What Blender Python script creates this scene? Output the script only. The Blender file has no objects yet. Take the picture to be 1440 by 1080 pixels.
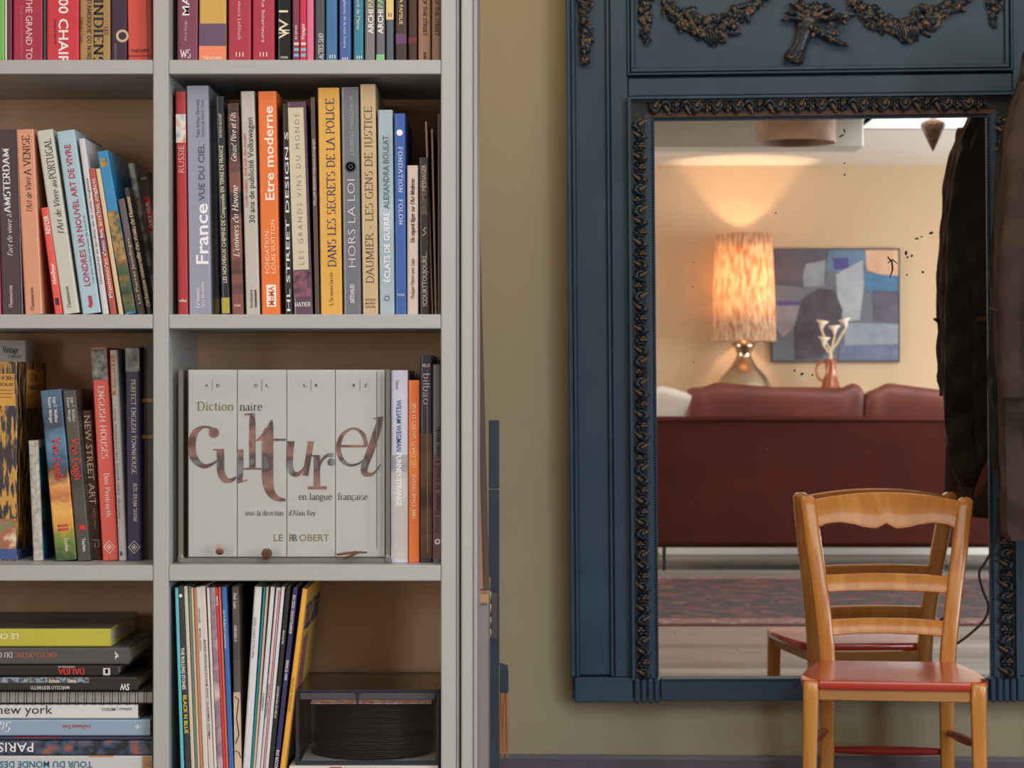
import bpy, math, random
from mathutils import Matrix, Vector
R = math.radians
C = bpy.context.scene.collection
SC = bpy.context.scene
# ------------------------------------------------------------------ camera, world, light, exposure
H = 1.12                      # eye height
F = 3200.0                    # focal length in pixels of the 1440 x 1080 frame
cam_d = bpy.data.cameras.new('camera'); cam = bpy.data.objects.new('camera', cam_d); C.objects.link(cam)
cam.location = (0, 0, H); cam.rotation_euler = (R(90), 0, 0)
cam_d.sensor_width = 36; cam_d.lens = F*36/1440; cam_d.clip_start = .05; cam_d.clip_end = 60
cam_d.dof.use_dof = True; cam_d.dof.focus_distance = 3.7; cam_d.dof.aperture_fstop = 13
SC.camera = cam
vs = SC.view_settings
vs.view_transform = 'Standard'; vs.look = 'None'; vs.gamma = 1; vs.use_curve_mapping = False
vs.exposure = 0.0
world = bpy.data.worlds.new('world'); SC.world = world; world.use_nodes = True
world.node_tree.nodes['Background'].inputs[0].default_value = (.75, .86, 1, 1)
world.node_tree.nodes['Background'].inputs[1].default_value = .6

def thin_glass(name, tint, refl=.5):
    m = bpy.data.materials.new(name); m.use_nodes = True; nt = m.node_tree; nt.nodes.remove(nt.nodes['Principled BSDF'])
    t = nt.nodes.new('ShaderNodeBsdfTransparent'); t.inputs[0].default_value = tint+(1,)
    g_ = nt.nodes.new('ShaderNodeBsdfGlossy'); g_.inputs['Roughness'].default_value = .03; fr = nt.nodes.new('ShaderNodeFresnel'); fr.inputs[0].default_value = 1.45
    mm = nt.nodes.new('ShaderNodeMath'); mm.operation = 'MULTIPLY'; mm.inputs[1].default_value = refl; nt.links.new(fr.outputs[0], mm.inputs[0])
    x = nt.nodes.new('ShaderNodeMixShader'); nt.links.new(mm.outputs[0], x.inputs[0]); nt.links.new(t.outputs[0], x.inputs[1]); nt.links.new(g_.outputs[0], x.inputs[2])
    nt.links.new(x.outputs[0], nt.nodes['Material Output'].inputs[0]); return m
def area(name, loc, target, sx, sy, watts, col):
    d = bpy.data.lights.new(name, 'AREA'); d.shape = 'RECTANGLE'; d.size = sx; d.size_y = sy
    d.energy = watts; d.color = col
    o = bpy.data.objects.new(name, d); C.objects.link(o); o.location = loc
    o.rotation_euler = (Vector(target)-Vector(loc)).to_track_quat('-Z', 'Y').to_euler()
    return o
area('window_daylight', (4.47, -1.75, 1.55), (-1.0, -1.75, 1.45), 2.7, 1.6, 185, (.84, .92, 1.0))
cl = area('added_ceiling_fill', (.7, 1.6, 2.583), (.7, 1.6, 0), 2.6, 2.0, 50, (1.0, .93, .84))  # added overhead fill, no fixture behind it
area('added_side_fill', (-2.47, -1.4, 1.5), (2.0, -1.4, 1.4), 1.6, 1.4, 78, (1.0, .96, .9))  # added fill from the left, balances the right-hand window
area('hall_light', (.7, 4.85, 2.57), (.8, 5.6, 1.7), 2.0, .4, 13, (1.0, .70, .45))

# ------------------------------------------------------------------ mirror geometry: room behind the camera is placed by reflecting
MA = R(2.2); MP = Vector((.8, 5.61, 0)); MN = Vector((-math.sin(MA), -math.cos(MA), 0))
def reflect(p):
    p = Vector(p); return p - 2*((p-MP).dot(MN))*MN
ROOM_ROT = math.pi - 2*MA
def px(x, y, Y):             # photo pixel at depth Y -> world point
    return Vector(((x-720)*Y/F, Y, H-(y-540)*Y/F))

# ------------------------------------------------------------------ materials
def lin(c):
    c = c/255.0
    return c/12.92 if c <= .04045 else ((c+.055)/1.055)**2.4
def col(rgb, k=1.0): return tuple(min(.92, lin(v)*k) for v in rgb[:3])+(1,)
KB = 1.0
MATS = {}
def M(name, rgb, rough=.5, metal=0, k=1.0, bump=0, bscale=60, spec=.5, coat=0, mix=None, mscale=8, mdet=4, stretch=None, contrast=(.35, .65)):
    key = (name, rgb, rough, metal, k, bump, mix)
    if key in MATS: return MATS[key]
    m = bpy.data.materials.new(name); m.use_nodes = True; nt = m.node_tree; b = nt.nodes['Principled BSDF']
    b.inputs['Base Color'].default_value = col(rgb, k); b.inputs['Roughness'].default_value = rough
    b.inputs['Metallic'].default_value = metal; b.inputs['Specular IOR Level'].default_value = spec
    if coat: b.inputs['Coat Weight'].default_value = coat; b.inputs['Coat Roughness'].default_value = .08
    if mix or bump:
        tc = nt.nodes.new('ShaderNodeTexCoord'); mp = nt.nodes.new('ShaderNodeMapping')
        nt.links.new(tc.outputs['Object'], mp.inputs[0])
        if stretch: mp.inputs['Scale'].default_value = stretch
    if mix:
        n = nt.nodes.new('ShaderNodeTexNoise'); n.inputs['Scale'].default_value = mscale; n.inputs['Detail'].default_value = mdet
        r = nt.nodes.new('ShaderNodeValToRGB'); nt.links.new(mp.outputs[0], n.inputs['Vector']); nt.links.new(n.outputs['Fac'], r.inputs[0])
        cs = [rgb]+list(mix); el = r.color_ramp.elements
        el[0].position = contrast[0]; el[0].color = col(cs[0], k); el[1].position = contrast[1]; el[1].color = col(cs[-1], k)
        for i in range(1, len(cs)-1):
            e = el.new(contrast[0]+(contrast[1]-contrast[0])*i/(len(cs)-1)); e.color = col(cs[i], k)
        nt.links.new(r.outputs[0], b.inputs['Base Color'])
    if bump:
        n2 = nt.nodes.new('ShaderNodeTexNoise'); n2.inputs['Scale'].default_value = bscale; n2.inputs['Detail'].default_value = 3
        bp = nt.nodes.new('ShaderNodeBump'); bp.inputs['Strength'].default_value = bump; bp.inputs['Distance'].default_value = .002
        nt.links.new(mp.outputs[0], n2.inputs['Vector']); nt.links.new(n2.outputs['Fac'], bp.inputs['Height']); nt.links.new(bp.outputs[0], b.inputs['Normal'])
    MATS[key] = m; return m
def paper(rgb, rough=.42): return M('jacket_paper', tuple(rgb), rough, k=KB, coat=.1)
def ink(rgb): return M('print_ink', tuple(rgb), .5, k=KB)

# ------------------------------------------------------------------ mesh helpers
class MB:
    def __init__(s): s.v = []; s.f = []
    def add(s, vs_, fs, mx=None):
        o = len(s.v); s.v += [tuple((mx @ Vector(p)) if mx else p) for p in vs_]; s.f += [tuple(i+o for i in f) for f in fs]
    def box(s, x0, x1, y0, y1, z0, z1, bev=0, mx=None):
        b = min(bev, (x1-x0)*.45, (y1-y0)*.45, (z1-z0)*.45) if bev else 0
        if not b:
            s.add([(x, y, z) for z in (z0, z1) for y in (y0, y1) for x in (x0, x1)],
                  [(0, 2, 3, 1), (4, 5, 7, 6), (0, 1, 5, 4), (2, 6, 7, 3), (0, 4, 6, 2), (1, 3, 7, 5)], mx); return
        v = []; X = (x0, x1); Y = (y0, y1); Z = (z0, z1); sg = (1, -1); idx = {}
        for i in (0, 1):
            for j in (0, 1):
                for k in (0, 1):
                    x, y, z = X[i], Y[j], Z[k]; dx, dy, dz = sg[i]*b, sg[j]*b, sg[k]*b
                    for t, p in enumerate(((x, y+dy, z+dz), (x+dx, y, z+dz), (x+dx, y+dy, z))):
                        idx[i, j, k, t] = len(v); v.append(p)
        f = []
        for i in (0, 1):
            q = [idx[i, j, k, 0] for j, k in ((0, 0), (0, 1), (1, 1), (1, 0))]; f.append(q if i == 0 else q[::-1])
            q = [idx[j, i, k, 1] for j, k in ((0, 0), (1, 0), (1, 1), (0, 1))]; f.append(q if i == 0 else q[::-1])
            q = [idx[j, k, i, 2] for j, k in ((0, 0), (0, 1), (1, 1), (1, 0))]; f.append(q if i == 0 else q[::-1])
        for i in (0, 1):
            for j in (0, 1):
                w = (i+j) % 2
                q = [idx[i, j, 0, 0], idx[i, j, 1, 0], idx[i, j, 1, 1], idx[i, j, 0, 1]]; f.append(q if w == 0 else q[::-1])
                q = [idx[i, 0, j, 2], idx[i, 1, j, 2], idx[i, 1, j, 0], idx[i, 0, j, 0]]; f.append(q if w == 0 else q[::-1])
                q = [idx[0, i, j, 1], idx[1, i, j, 1], idx[1, i, j, 2], idx[0, i, j, 2]]; f.append(q if w == 0 else q[::-1])
        for i in (0, 1):
            for j in (0, 1):
                for k in (0, 1):
                    q = [idx[i, j, k, 0], idx[i, j, k, 1], idx[i, j, k, 2]]; f.append(q if (i+j+k) % 2 == 0 else q[::-1])
        s.add(v, f, mx)
    def lathe(s, prof, n=24, mx=None, cap=True):
        v = []; f = []
        for r, z in prof:
            for i in range(n):
                a = 2*math.pi*i/n; v.append((r*math.cos(a), r*math.sin(a), z))
        for k in range(len(prof)-1):
            for i in range(n):
                j = (i+1) % n; f.append((k*n+i, k*n+j, (k+1)*n+j, (k+1)*n+i))
        if cap: f.append(tuple(range(n))[::-1]); f.append(tuple((len(prof)-1)*n+i for i in range(n)))
        s.add(v, f, mx)
    def tube(s, pts, r, n=8, mx=None, flat=1.0):
        pts = [Vector(p) for p in pts]; rs = r if isinstance(r, (list, tuple)) else [r]*len(pts)
        v = []; f = []; up = None
        for k, p in enumerate(pts):
            d = (pts[min(k+1, len(pts)-1)]-pts[max(k-1, 0)]).normalized()
            if up is None: up = Vector((0, 0, 1)) if abs(d.z) < .9 else Vector((0, 1, 0))
            a = d.cross(up).normalized(); b = a.cross(d).normalized(); up = b
            for i in range(n):
                t = 2*math.pi*(i+.5)/n; v.append(tuple(p+a*math.cos(t)*rs[k]+b*math.sin(t)*rs[k]*flat))
        for k in range(len(pts)-1):
            for i in range(n):
                j = (i+1) % n; f.append((k*n+i, (k+1)*n+i, (k+1)*n+j, k*n+j))
        f.append(tuple(range(n))); f.append(tuple((len(pts)-1)*n+i for i in range(n))[::-1])
        s.add(v, f, mx)
    def ball(s, c, rx, ry, rz, n=10, m=7, rot=None):
        v = [(0, 0, rz)]; f = []
        for k in range(1, m):
            t = math.pi*k/m
            for i in range(n):
                a = 2*math.pi*i/n; v.append((rx*math.sin(t)*math.cos(a), ry*math.sin(t)*math.sin(a), rz*math.cos(t)))
        v.append((0, 0, -rz)); L = len(v)-1
        for i in range(n): f.append((0, 1+i, 1+(i+1) % n)); f.append((L, 1+(m-2)*n+(i+1) % n, 1+(m-2)*n+i))
        for k in range(m-2):
            for i in range(n):
                j = (i+1) % n; f.append((1+k*n+i, 1+(k+1)*n+i, 1+(k+1)*n+j, 1+k*n+j))
        mx = Matrix.Translation(c) @ (rot if rot else Matrix()); s.add(v, f, mx)
    def prism(s, pts, y0, y1, mx=None):            # pts in (x, z), extruded along y
        n = len(pts); s.add([(x, y0, z) for x, z in pts]+[(x, y1, z) for x, z in pts],
              [tuple(range(n)), tuple(range(2*n-1, n-1, -1))]+[(i, i+n, (i+1) % n+n, (i+1) % n) for i in range(n)], mx)
    def grid(s, fn, nu, nv, mx=None, closed=False):
        v = [fn(i/(nu if closed else nu-1), j/(nv-1)) for j in range(nv) for i in range(nu)]
        f = [(j*nu+i, j*nu+(i+1) % nu, (j+1)*nu+(i+1) % nu, (j+1)*nu+i) for j in range(nv-1) for i in range(nu if closed else nu-1)]
        s.add(v, f, mx)
    def mesh(s, name, m, smooth=False):
        me = bpy.data.meshes.new(name); me.from_pydata(s.v, [], s.f)
        if m: me.materials.append(m)
        me.update()
        if smooth: me.polygons.foreach_set('use_smooth', [True]*len(me.polygons))
        return me
    def build(s, name, m, parent=None, smooth=False, loc=None, fixn=False):
        me = s.mesh(name, m, smooth)
        if fixn:
            import bmesh
            bm = bmesh.new(); bm.from_mesh(me); bmesh.ops.recalc_face_normals(bm, faces=bm.faces); bm.to_mesh(me); bm.free()
        return link(name, me, parent, loc)
def link(name, me, parent=None, loc=None):
    o = bpy.data.objects.new(name, me); C.objects.link(o)
    if parent: o.parent = parent
    if loc: o.location = loc
    return o
def smooth_angle(o, deg=35):
    me = o.data; me.polygons.foreach_set('use_smooth', [True]*len(me.polygons))
    import bmesh
    bm = bmesh.new(); bm.from_mesh(me)
    for e in bm.edges:
        if len(e.link_faces) == 2 and e.calc_face_angle(0) > R(deg): e.smooth = False
    bm.to_mesh(me); bm.free(); return o
def tag(o, label=None, cat=None, group=None, kind=None):
    if label: o['label'] = label
    if cat: o['category'] = cat
    if group: o['group'] = group
    if kind: o['kind'] = kind
    return o
def thing(name, loc, label, cat, group=None, rz=0, ry=0):
    o = bpy.data.objects.new(name, None); C.objects.link(o); o.location = loc; o.rotation_euler = (0, ry, rz); o.empty_display_size = .05
    return tag(o, label, cat, group)
def bez(pts, n=10):           # catmull-rom through points of any dimension
    out = []; P = [pts[0]]+list(pts)+[pts[-1]]
    for i in range(1, len(P)-2):
        a, b, c, d = P[i-1:i+3]
        for k in range(n):
            t = k/n; out.append(tuple(.5*(2*b[q]+(c[q]-a[q])*t+(2*a[q]-5*b[q]+4*c[q]-d[q])*t*t+(3*b[q]-a[q]-3*c[q]+d[q])*t**3) for q in range(len(b))))
    out.append(tuple(pts[-1])); return out

# ------------------------------------------------------------------ lettering
TEXTQ = []
def place_dir(d):             # text x axis, text y axis in the face plane (X right, Z up)
    return {'H': ((1, 0), (0, 1)), 'I': ((-1, 0), (0, -1)), 'U': ((0, 1), (-1, 0)), 'D': ((0, -1), (1, 0))}[d]
def ribbon(pts, closed=False):   # pts (x, y, w) -> quads
    v = []; n = len(pts)
    for i, (x, y, w) in enumerate(pts):
        x0, y0, _ = pts[max(i-1, 0)]; x1, y1, _ = pts[min(i+1, n-1)]
        dx, dy = x1-x0, y1-y0; L = math.hypot(dx, dy) or 1; nx, ny = -dy/L*w/2, dx/L*w/2
        v += [(x+nx, y+ny), (x-nx, y-ny)]
    return v, [(2*i, 2*i+1, 2*i+3, 2*i+2) for i in range(n-1)]
G = {}
def g(ch, w, spec, ser=''):
    G[ch] = (w, spec, ser)
g('A', .74, 'l .06 0 .36 1;l .36 1 .68 0;l .17 .36 .56 .36', '.06 0;.68 0')
g('B', .66, 'l .14 0 .14 1;l .14 1 .34 1;a .34 .76 .2 .24 90 -90;l .34 .52 .14 .52;a .34 .26 .26 .26 90 -90;l .34 0 .14 0', '.14 0;.14 1')
g('C', .7, 'a .42 .5 .34 .5 50 310')
g('D', .76, 'l .14 0 .14 1;l .14 1 .34 1;a .34 .5 .34 .5 90 -90;l .34 0 .14 0', '.14 0;.14 1')
g('E', .62, 'l .14 0 .14 1;l .14 1 .54 1;l .14 .52 .46 .52;l .14 0 .56 0;l .54 1 .54 .86;l .56 0 .56 .16', '.14 0;.14 1')
g('F', .58, 'l .14 0 .14 1;l .14 1 .54 1;l .14 .52 .46 .52;l .54 1 .54 .86', '.14 0;.14 1')
g('G', .76, 'a .42 .5 .34 .5 50 320;l .66 .42 .66 .06', '.64 .44')
g('H', .78, 'l .14 0 .14 1;l .64 0 .64 1;l .14 .52 .64 .52', '.14 0;.14 1;.64 0;.64 1')
g('I', .3, 'l .15 0 .15 1', '.15 0;.15 1')
g('J', .4, 'l .24 1 .24 .1;a .1 .1 .14 .16 0 -90', '.24 1')
g('L', .58, 'l .14 0 .14 1;l .14 0 .52 0;l .52 0 .52 .16', '.14 0;.14 1')
g('K', .7, 'l .14 0 .14 1;l .14 .4 .6 1;l .28 .56 .64 0', '.14 0;.14 1;.64 0;.6 1')
g('M', .92, 'l .14 0 .14 1;l .14 1 .46 .1;l .46 .1 .78 1;l .78 1 .78 0', '.14 0;.12 1;.8 1;.78 0')
g('N', .8, 'l .14 0 .14 1;l .14 1 .64 0;l .64 0 .64 1', '.14 0;.12 1;.64 1')
g('O', .8, 'a .4 .5 .32 .5 0 360')
g('P', .6, 'l .14 0 .14 1;l .14 1 .32 1;a .32 .74 .22 .26 90 -90;l .32 .48 .14 .48', '.14 0;.14 1')
g('Q', .8, 'a .4 .5 .32 .5 0 360;l .42 .06 .66 -.18')
g('R', .7, 'l .14 0 .14 1;l .14 1 .32 1;a .32 .76 .22 .24 90 -90;l .32 .52 .14 .52;l .34 .5 .64 0', '.14 0;.14 1;.66 0')
g('S', .56, 'a .28 .75 .18 .25 40 230;a .28 .26 .2 .26 60 -150')
g('T', .66, 'l .33 0 .33 1;l .06 1 .6 1;l .06 1 .06 .86;l .6 1 .6 .86', '.33 0')
g('U', .76, 'l .14 1 .14 .3;a .38 .3 .24 .3 180 360;l .62 .3 .62 1', '.14 1;.62 1')
g('V', .72, 'l .06 1 .36 0;l .36 0 .66 1', '.06 1;.66 1')
g('W', 1.0, 'l .06 1 .28 0;l .28 0 .5 .9;l .5 .9 .72 0;l .72 0 .94 1', '.06 1;.94 1')
g('Y', .7, 'l .06 1 .35 .5;l .64 1 .35 .5;l .35 .5 .35 0', '.35 0;.06 1;.64 1')
g('Z', .64, 'l .08 1 .56 1;l .56 1 .08 0;l .08 0 .58 0')
g('a', .5, 'a .22 .44 .17 .2 140 0;l .39 .46 .39 .06;a .22 .17 .17 .17 0 360;l .39 .06 .48 .02')
g('b', .56, 'l .1 1 .1 0;a .28 .32 .2 .32 0 360')
g('c', .48, 'a .28 .33 .2 .33 50 310')
g('d', .56, 'l .44 1 .44 0;a .26 .32 .2 .32 0 360', '.46 0')
g('e', .5, 'a .27 .33 .2 .33 0 320;l .08 .36 .46 .36')
g('f', .34, 'l .16 0 .16 .8;a .3 .8 .14 .2 180 60;l .04 .64 .32 .64', '.16 0')
g('g', .52, 'a .25 .44 .18 .2 0 360;a .25 -.1 .2 .16 0 360;l .1 .24 .14 .06')
g('h', .58, 'l .12 0 .12 1;a .3 .4 .17 .24 160 0;l .47 .4 .47 0', '.12 0;.47 0')
g('i', .28, 'l .14 0 .14 .64;l .14 .82 .14 .92', '.14 0')
g('j', .28, 'l .16 .64 .16 -.1;l .16 .82 .16 .92')
g('k', .54, 'l .12 0 .12 1;l .12 .24 .42 .64;l .24 .4 .46 0', '.12 0;.46 0')
g('l', .28, 'l .14 0 .14 1', '.14 0')
g('m', .86, 'l .12 0 .12 .64;a .28 .4 .15 .24 160 0;l .43 .4 .43 0;a .6 .4 .15 .24 160 0;l .75 .4 .75 0', '.12 0;.43 0;.75 0')
g('n', .58, 'l .12 0 .12 .64;a .3 .4 .17 .24 160 0;l .47 .4 .47 0', '.12 0;.47 0')
g('o', .54, 'a .27 .33 .2 .33 0 360')
g('p', .56, 'l .12 .64 .12 -.3;a .3 .33 .2 .33 0 360', '.12 -.3')
g('q', .56, 'l .44 .64 .44 -.3;a .26 .33 .2 .33 0 360', '.44 -.3')
g('r', .42, 'l .14 0 .14 .64;a .3 .44 .15 .2 160 60', '.14 0')
g('s', .42, 'a .22 .49 .13 .17 40 230;a .22 .17 .15 .17 60 -150')
g('t', .34, 'l .16 .86 .16 .1;a .28 .12 .12 .12 180 290;l .04 .64 .32 .64')
g('u', .58, 'l .12 .64 .12 .22;a .29 .22 .17 .22 180 360;l .46 .64 .46 0', '.46 0')
g('v', .5, 'l .05 .64 .25 0;l .25 0 .45 .64', '.05 .64;.45 .64')
g('w', .74, 'l .05 .64 .2 0;l .2 0 .36 .6;l .36 .6 .52 0;l .52 0 .68 .64')
g('x', .5, 'l .06 .64 .44 0;l .44 .64 .06 0')
g('y', .5, 'l .05 .64 .25 0;l .45 .64 .16 -.3', '.05 .64;.45 .64')
g('z', .46, 'l .06 .64 .4 .64;l .4 .64 .06 0;l .06 0 .42 0')
g('0', .56, 'a .28 .5 .2 .5 0 360'); g('1', .4, 'l .2 0 .2 1;l .2 1 .08 .86', '.2 0')
g('3', .54, 'a .26 .76 .18 .24 140 -90;a .26 .27 .22 .27 90 -140'); g('9', .56, 'a .28 .7 .2 .3 0 360;l .48 .7 .24 0')
g("'", .2, 'l .1 1 .08 .8'); g('.', .2, 'l .1 0 .1 .1'); g('-', .4, 'l .06 .34 .34 .34'); g(',', .2, 'l .12 .06 .06 -.14'); g(' ', .34, '')
for a_, b_, ac in (('É', 'E', 'l .28 1.1 .42 1.24'), ('é', 'e', 'l .22 .78 .36 .96'), ('è', 'e', 'l .34 .78 .2 .96'), ('à', 'a', 'l .28 .78 .14 .96'), ('ç', 'c', 'l .28 0 .24 -.2')):
    g(a_, G[b_][0], G[b_][1]+';'+ac, G[b_][2])
def serif_text(s_, weight=.13, thin=.045, slant=0.0, track=0.02):
    V = []; Fc = []; x = 0
    def nib(dx, dy):
        t = math.atan2(dy, dx); return thin+(weight-thin)*abs(math.sin(t-R(12)))**1.3
    for ch in s_:
        w, spec, ser = G.get(ch, G[' '])
        polys = []
        for st in spec.split(';'):
            p = st.split()
            if not p: continue
            n = [float(q) for q in p[1:]]
            if p[0] == 'l': polys.append([(n[0], n[1]), (n[2], n[3])])
            else:
                k = max(5, int(abs(n[5]-n[4])/22)); polys.append([(n[0]+n[2]*math.cos(R(n[4]+(n[5]-n[4])*i/k)), n[1]+n[3]*math.sin(R(n[4]+(n[5]-n[4])*i/k))) for i in range(k+1)])
        for po in polys:
            q = []
            for i, (a, b) in enumerate(po):
                a0, b0 = po[max(i-1, 0)]; a1, b1 = po[min(i+1, len(po)-1)]
                q.append((a, b, nib(a1-a0, b1-b0)))
            v, f = ribbon(q); o = len(V); V += [(x+a+slant*b, b) for a, b in v]; Fc += [tuple(i+o for i in t) for t in f]
        for se in ser.split(';'):
            if not se: continue
            a, b = map(float, se.split()); hw = weight*.5+.06; yy = b-(thin if b > .5 else 0)
            o = len(V); V += [(x+u+slant*t, t) for u, t in ((a-hw, yy), (a+hw, yy), (a+hw, yy+thin), (a-hw, yy+thin))]; Fc.append((o, o+1, o+2, o+3))
        x += w+track
    return V, Fc, x
def flat_letters(name, V, Fc, W, hgt, d, cx, cz, length, height, m, parent, yy):
    (ax, az), (bx, bz) = place_dir(d)
    kx = length/W; ky = height/hgt
    vs_ = []
    for x, y in V:
        u = (x-W/2)*kx; w = (y-hgt/2)*ky; vs_.append((cx+u*ax+w*bx, yy, cz+u*az+w*bz))
    b = MB(); b.v = vs_; b.f = Fc
    return b.build(name, m, parent)
def text(parent, s_, d, cx, cz, length, height, rgb, style='sans', yy=-.0006, m=None):
    """lettering lying on the y = yy plane of its parent, centred at (cx, cz)"""
    m = m or ink(rgb)
    if style.startswith('serif'):
        wt, th = (.16, .06) if 'bold' in style else ((.085, .05) if 'thin' in style else (.125, .05))
        if height < .007: wt *= 1.15; th *= 1.5
        V, Fc, W = serif_text(s_, wt, th, .22 if 'ital' in style else 0, .12 if 'wide' in style else .03)
        return flat_letters('title_lettering', V, Fc, W, 1.0, d, cx, cz, length, height, m, parent, yy)
    TEXTQ.append((parent, s_, d, cx, cz, length, height, m, style, yy))
def flush_text():
    objs = []
    for t in TEXTQ:
        cu = bpy.data.curves.new('lettering_source', 'FONT'); cu.body = t[1]; cu.resolution_u = 2; cu.size = 1
        cu.offset = .016 if 'bold' in t[8] else (-.018 if 'thin' in t[8] else .004)
        if 'ital' in t[8]: cu.shear = .25
        if 'wide' in t[8]: cu.space_character = 1.45
        o = bpy.data.objects.new('lettering_source', cu); C.objects.link(o); objs.append(o)
    bpy.context.view_layer.update(); dg = bpy.context.evaluated_depsgraph_get()
    for t, o in zip(TEXTQ, objs):
        parent, s_, d, cx, cz, length, height, m, style, yy = t
        me0 = bpy.data.meshes.new_from_object(o.evaluated_get(dg))
        V = [(v.co.x, v.co.y) for v in me0.vertices]; Fc = [tuple(p.vertices) for p in me0.polygons]
        if V:
            x0 = min(v[0] for v in V); x1 = max(v[0] for v in V)
            flat_letters('title_lettering', [(x-x0, y) for x, y in V], Fc, max(x1-x0, .01), .70, d, cx, cz, length, height, m, parent, yy)
        cu = o.data; bpy.data.objects.remove(o); bpy.data.curves.remove(cu); bpy.data.meshes.remove(me0)
# ------------------------------------------------------------------ setting
m_wall = M('wall_plaster', (184, 178, 150), .85, k=1.0, bump=.25, bscale=14, mix=((177, 171, 144),), mscale=1.5)
m_room = M('room_plaster', (196, 168, 136), .85, bump=.2, bscale=20)
m_ceil = M('ceiling_paint', (222, 218, 208), .85, bump=.25, bscale=25)
m_white = M('white_woodwork', (225, 222, 214), .4)
m_skirt = M('skirting_paint', (104, 102, 116), .45, bump=.2, bscale=40)
def struct(o): o['kind'] = 'structure'; return o
Z_C = 2.59
def wall_matrix(x_off, y_off, z=0):   # frame of the mirror wall: local x right, local y into the wall
    return Matrix.Translation((MP.x, MP.y, 0)) @ Matrix.Rotation(-MA, 4, 'Z') @ Matrix.Translation((x_off, y_off, z))
b = MB(); b.box(-3.4, 4.2, .055, .15, 0, Z_C); w = struct(b.build('wall_back', m_wall)); w.matrix_world = wall_matrix(0, 0)
b = MB(); b.prism([(0, 0), (0, .190), (.006, .195), (.014, .195), (.018, .185), (.018, 0)], -3.4, 4.2)
w = struct(b.build('baseboard_back', m_skirt, fixn=True)); w.matrix_world = wall_matrix(0, .055) @ Matrix.Rotation(-math.pi/2, 4, 'Z') @ Matrix.Scale(1, 4)
b = MB(); b.box(-2.6, -2.5, -5.2, -2.25, 0, Z_C); b.box(-2.6, -2.5, -.55, 6.4, 0, Z_C); b.box(-2.6, -2.5, -2.25, -.55, 0, .75); b.box(-2.6, -2.5, -2.25, -.55, 2.25, Z_C); struct(b.build('wall_left', m_room))
b = MB()
for y0, y1, z0, z1 in ((-2.25, -2.18, .75, 2.25), (-.62, -.55, .75, 2.25), (-1.43, -1.37, .75, 2.25), (-2.25, -.55, .75, .82), (-2.25, -.55, 2.18, 2.25)): b.box(-2.56, -2.5, y0, y1, z0, z1, .006)
struct(b.build('added_fill_window', m_white))  # made-up window and opening around the added left fill light
b = MB(); b.box(4.5, 4.6, -5.2, -3.15, 0, Z_C); b.box(4.5, 4.6, -.35, 6.4, 0, Z_C); b.box(4.5, 4.6, -3.15, -.35, 0, .7); b.box(4.5, 4.6, -3.15, -.35, 2.4, Z_C); struct(b.build('wall_right', m_room))
b = MB()
for y0, y1, z0, z1 in ((-3.15, -3.08, .7, 2.4), (-.42, -.35, .7, 2.4), (-1.78, -1.72, .7, 2.4), (-3.15, -.35, .7, .77), (-3.15, -.35, 2.33, 2.4)): b.box(4.5, 4.56, y0, y1, z0, z1, .006)
struct(b.build('window_1', m_white))
# ceiling with a skylight opening over the sitting area
def rv(xv, yv, z=0): return reflect((xv, yv, z))
def room_obj(o, xv, yv, z=0): o.location = rv(xv, yv, z); o.rotation_euler = (0, 0, ROOM_ROT); return o
# ceiling is built in the room frame (local x = -virtual x, local y = virtual y)
b = MB()
sx0, sx1, sy0, sy1 = -3.5, -2.0, 10.2, 13.1       # skylight hole
b.box(-5.2, sx0, 4.6, 16.2, Z_C, Z_C+.1); b.box(sx1, 4.4, 4.6, 16.2, Z_C, Z_C+.1); b.box(sx0, sx1, 4.6, sy0, Z_C, Z_C+.1); b.box(sx0, sx1, sy1, 16.2, Z_C, Z_C+.1)
ce = struct(b.build('ceiling', m_ceil)); ce.location = rv(0, 0); ce.rotation_euler = (0, 0, ROOM_ROT)
b = MB()
for a in ((sx0-.04, sx0, sy0, sy1), (sx1, sx1+.04, sy0, sy1), (sx0, sx1, sy0-.04, sy0), (sx0, sx1, sy1, sy1+.04)): b.box(*a, Z_C, Z_C+.3)
b.box(sx0, sx1, (sy0+sy1)/2-.02, (sy0+sy1)/2+.02, Z_C+.24, Z_C+.28)
o = struct(b.build('window_2', m_white)); o.location = rv(0, 0); o.rotation_euler = (0, 0, ROOM_ROT)
p = rv(2.75, 11.65, Z_C+.34); sk = area('skylight_daylight', p, (p.x, p.y, 0), 1.45, 2.8, 95, (.80, .90, 1.0)); sk.rotation_euler = (0, 0, ROOM_ROT)
b = MB(); b.box(-4.4, 4.4, 0, .1, 0, Z_C); o = struct(b.build('wall_front', m_room)); room_obj(o, .8, 15.3)
b = MB(); b.box(-4.4, 4.4, -.016, 0, 0, .1, .004); o = struct(b.build('baseboard_front', m_white)); room_obj(o, .8, 15.3)
b = MB(); b.box(-1.1, 4.2, 0, .26, 2.40, Z_C, .006); o = struct(b.build('trim_1', M('painted_beam', (190, 184, 172), .8, bump=.5, bscale=9))); room_obj(o, .8, 12.3)
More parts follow.
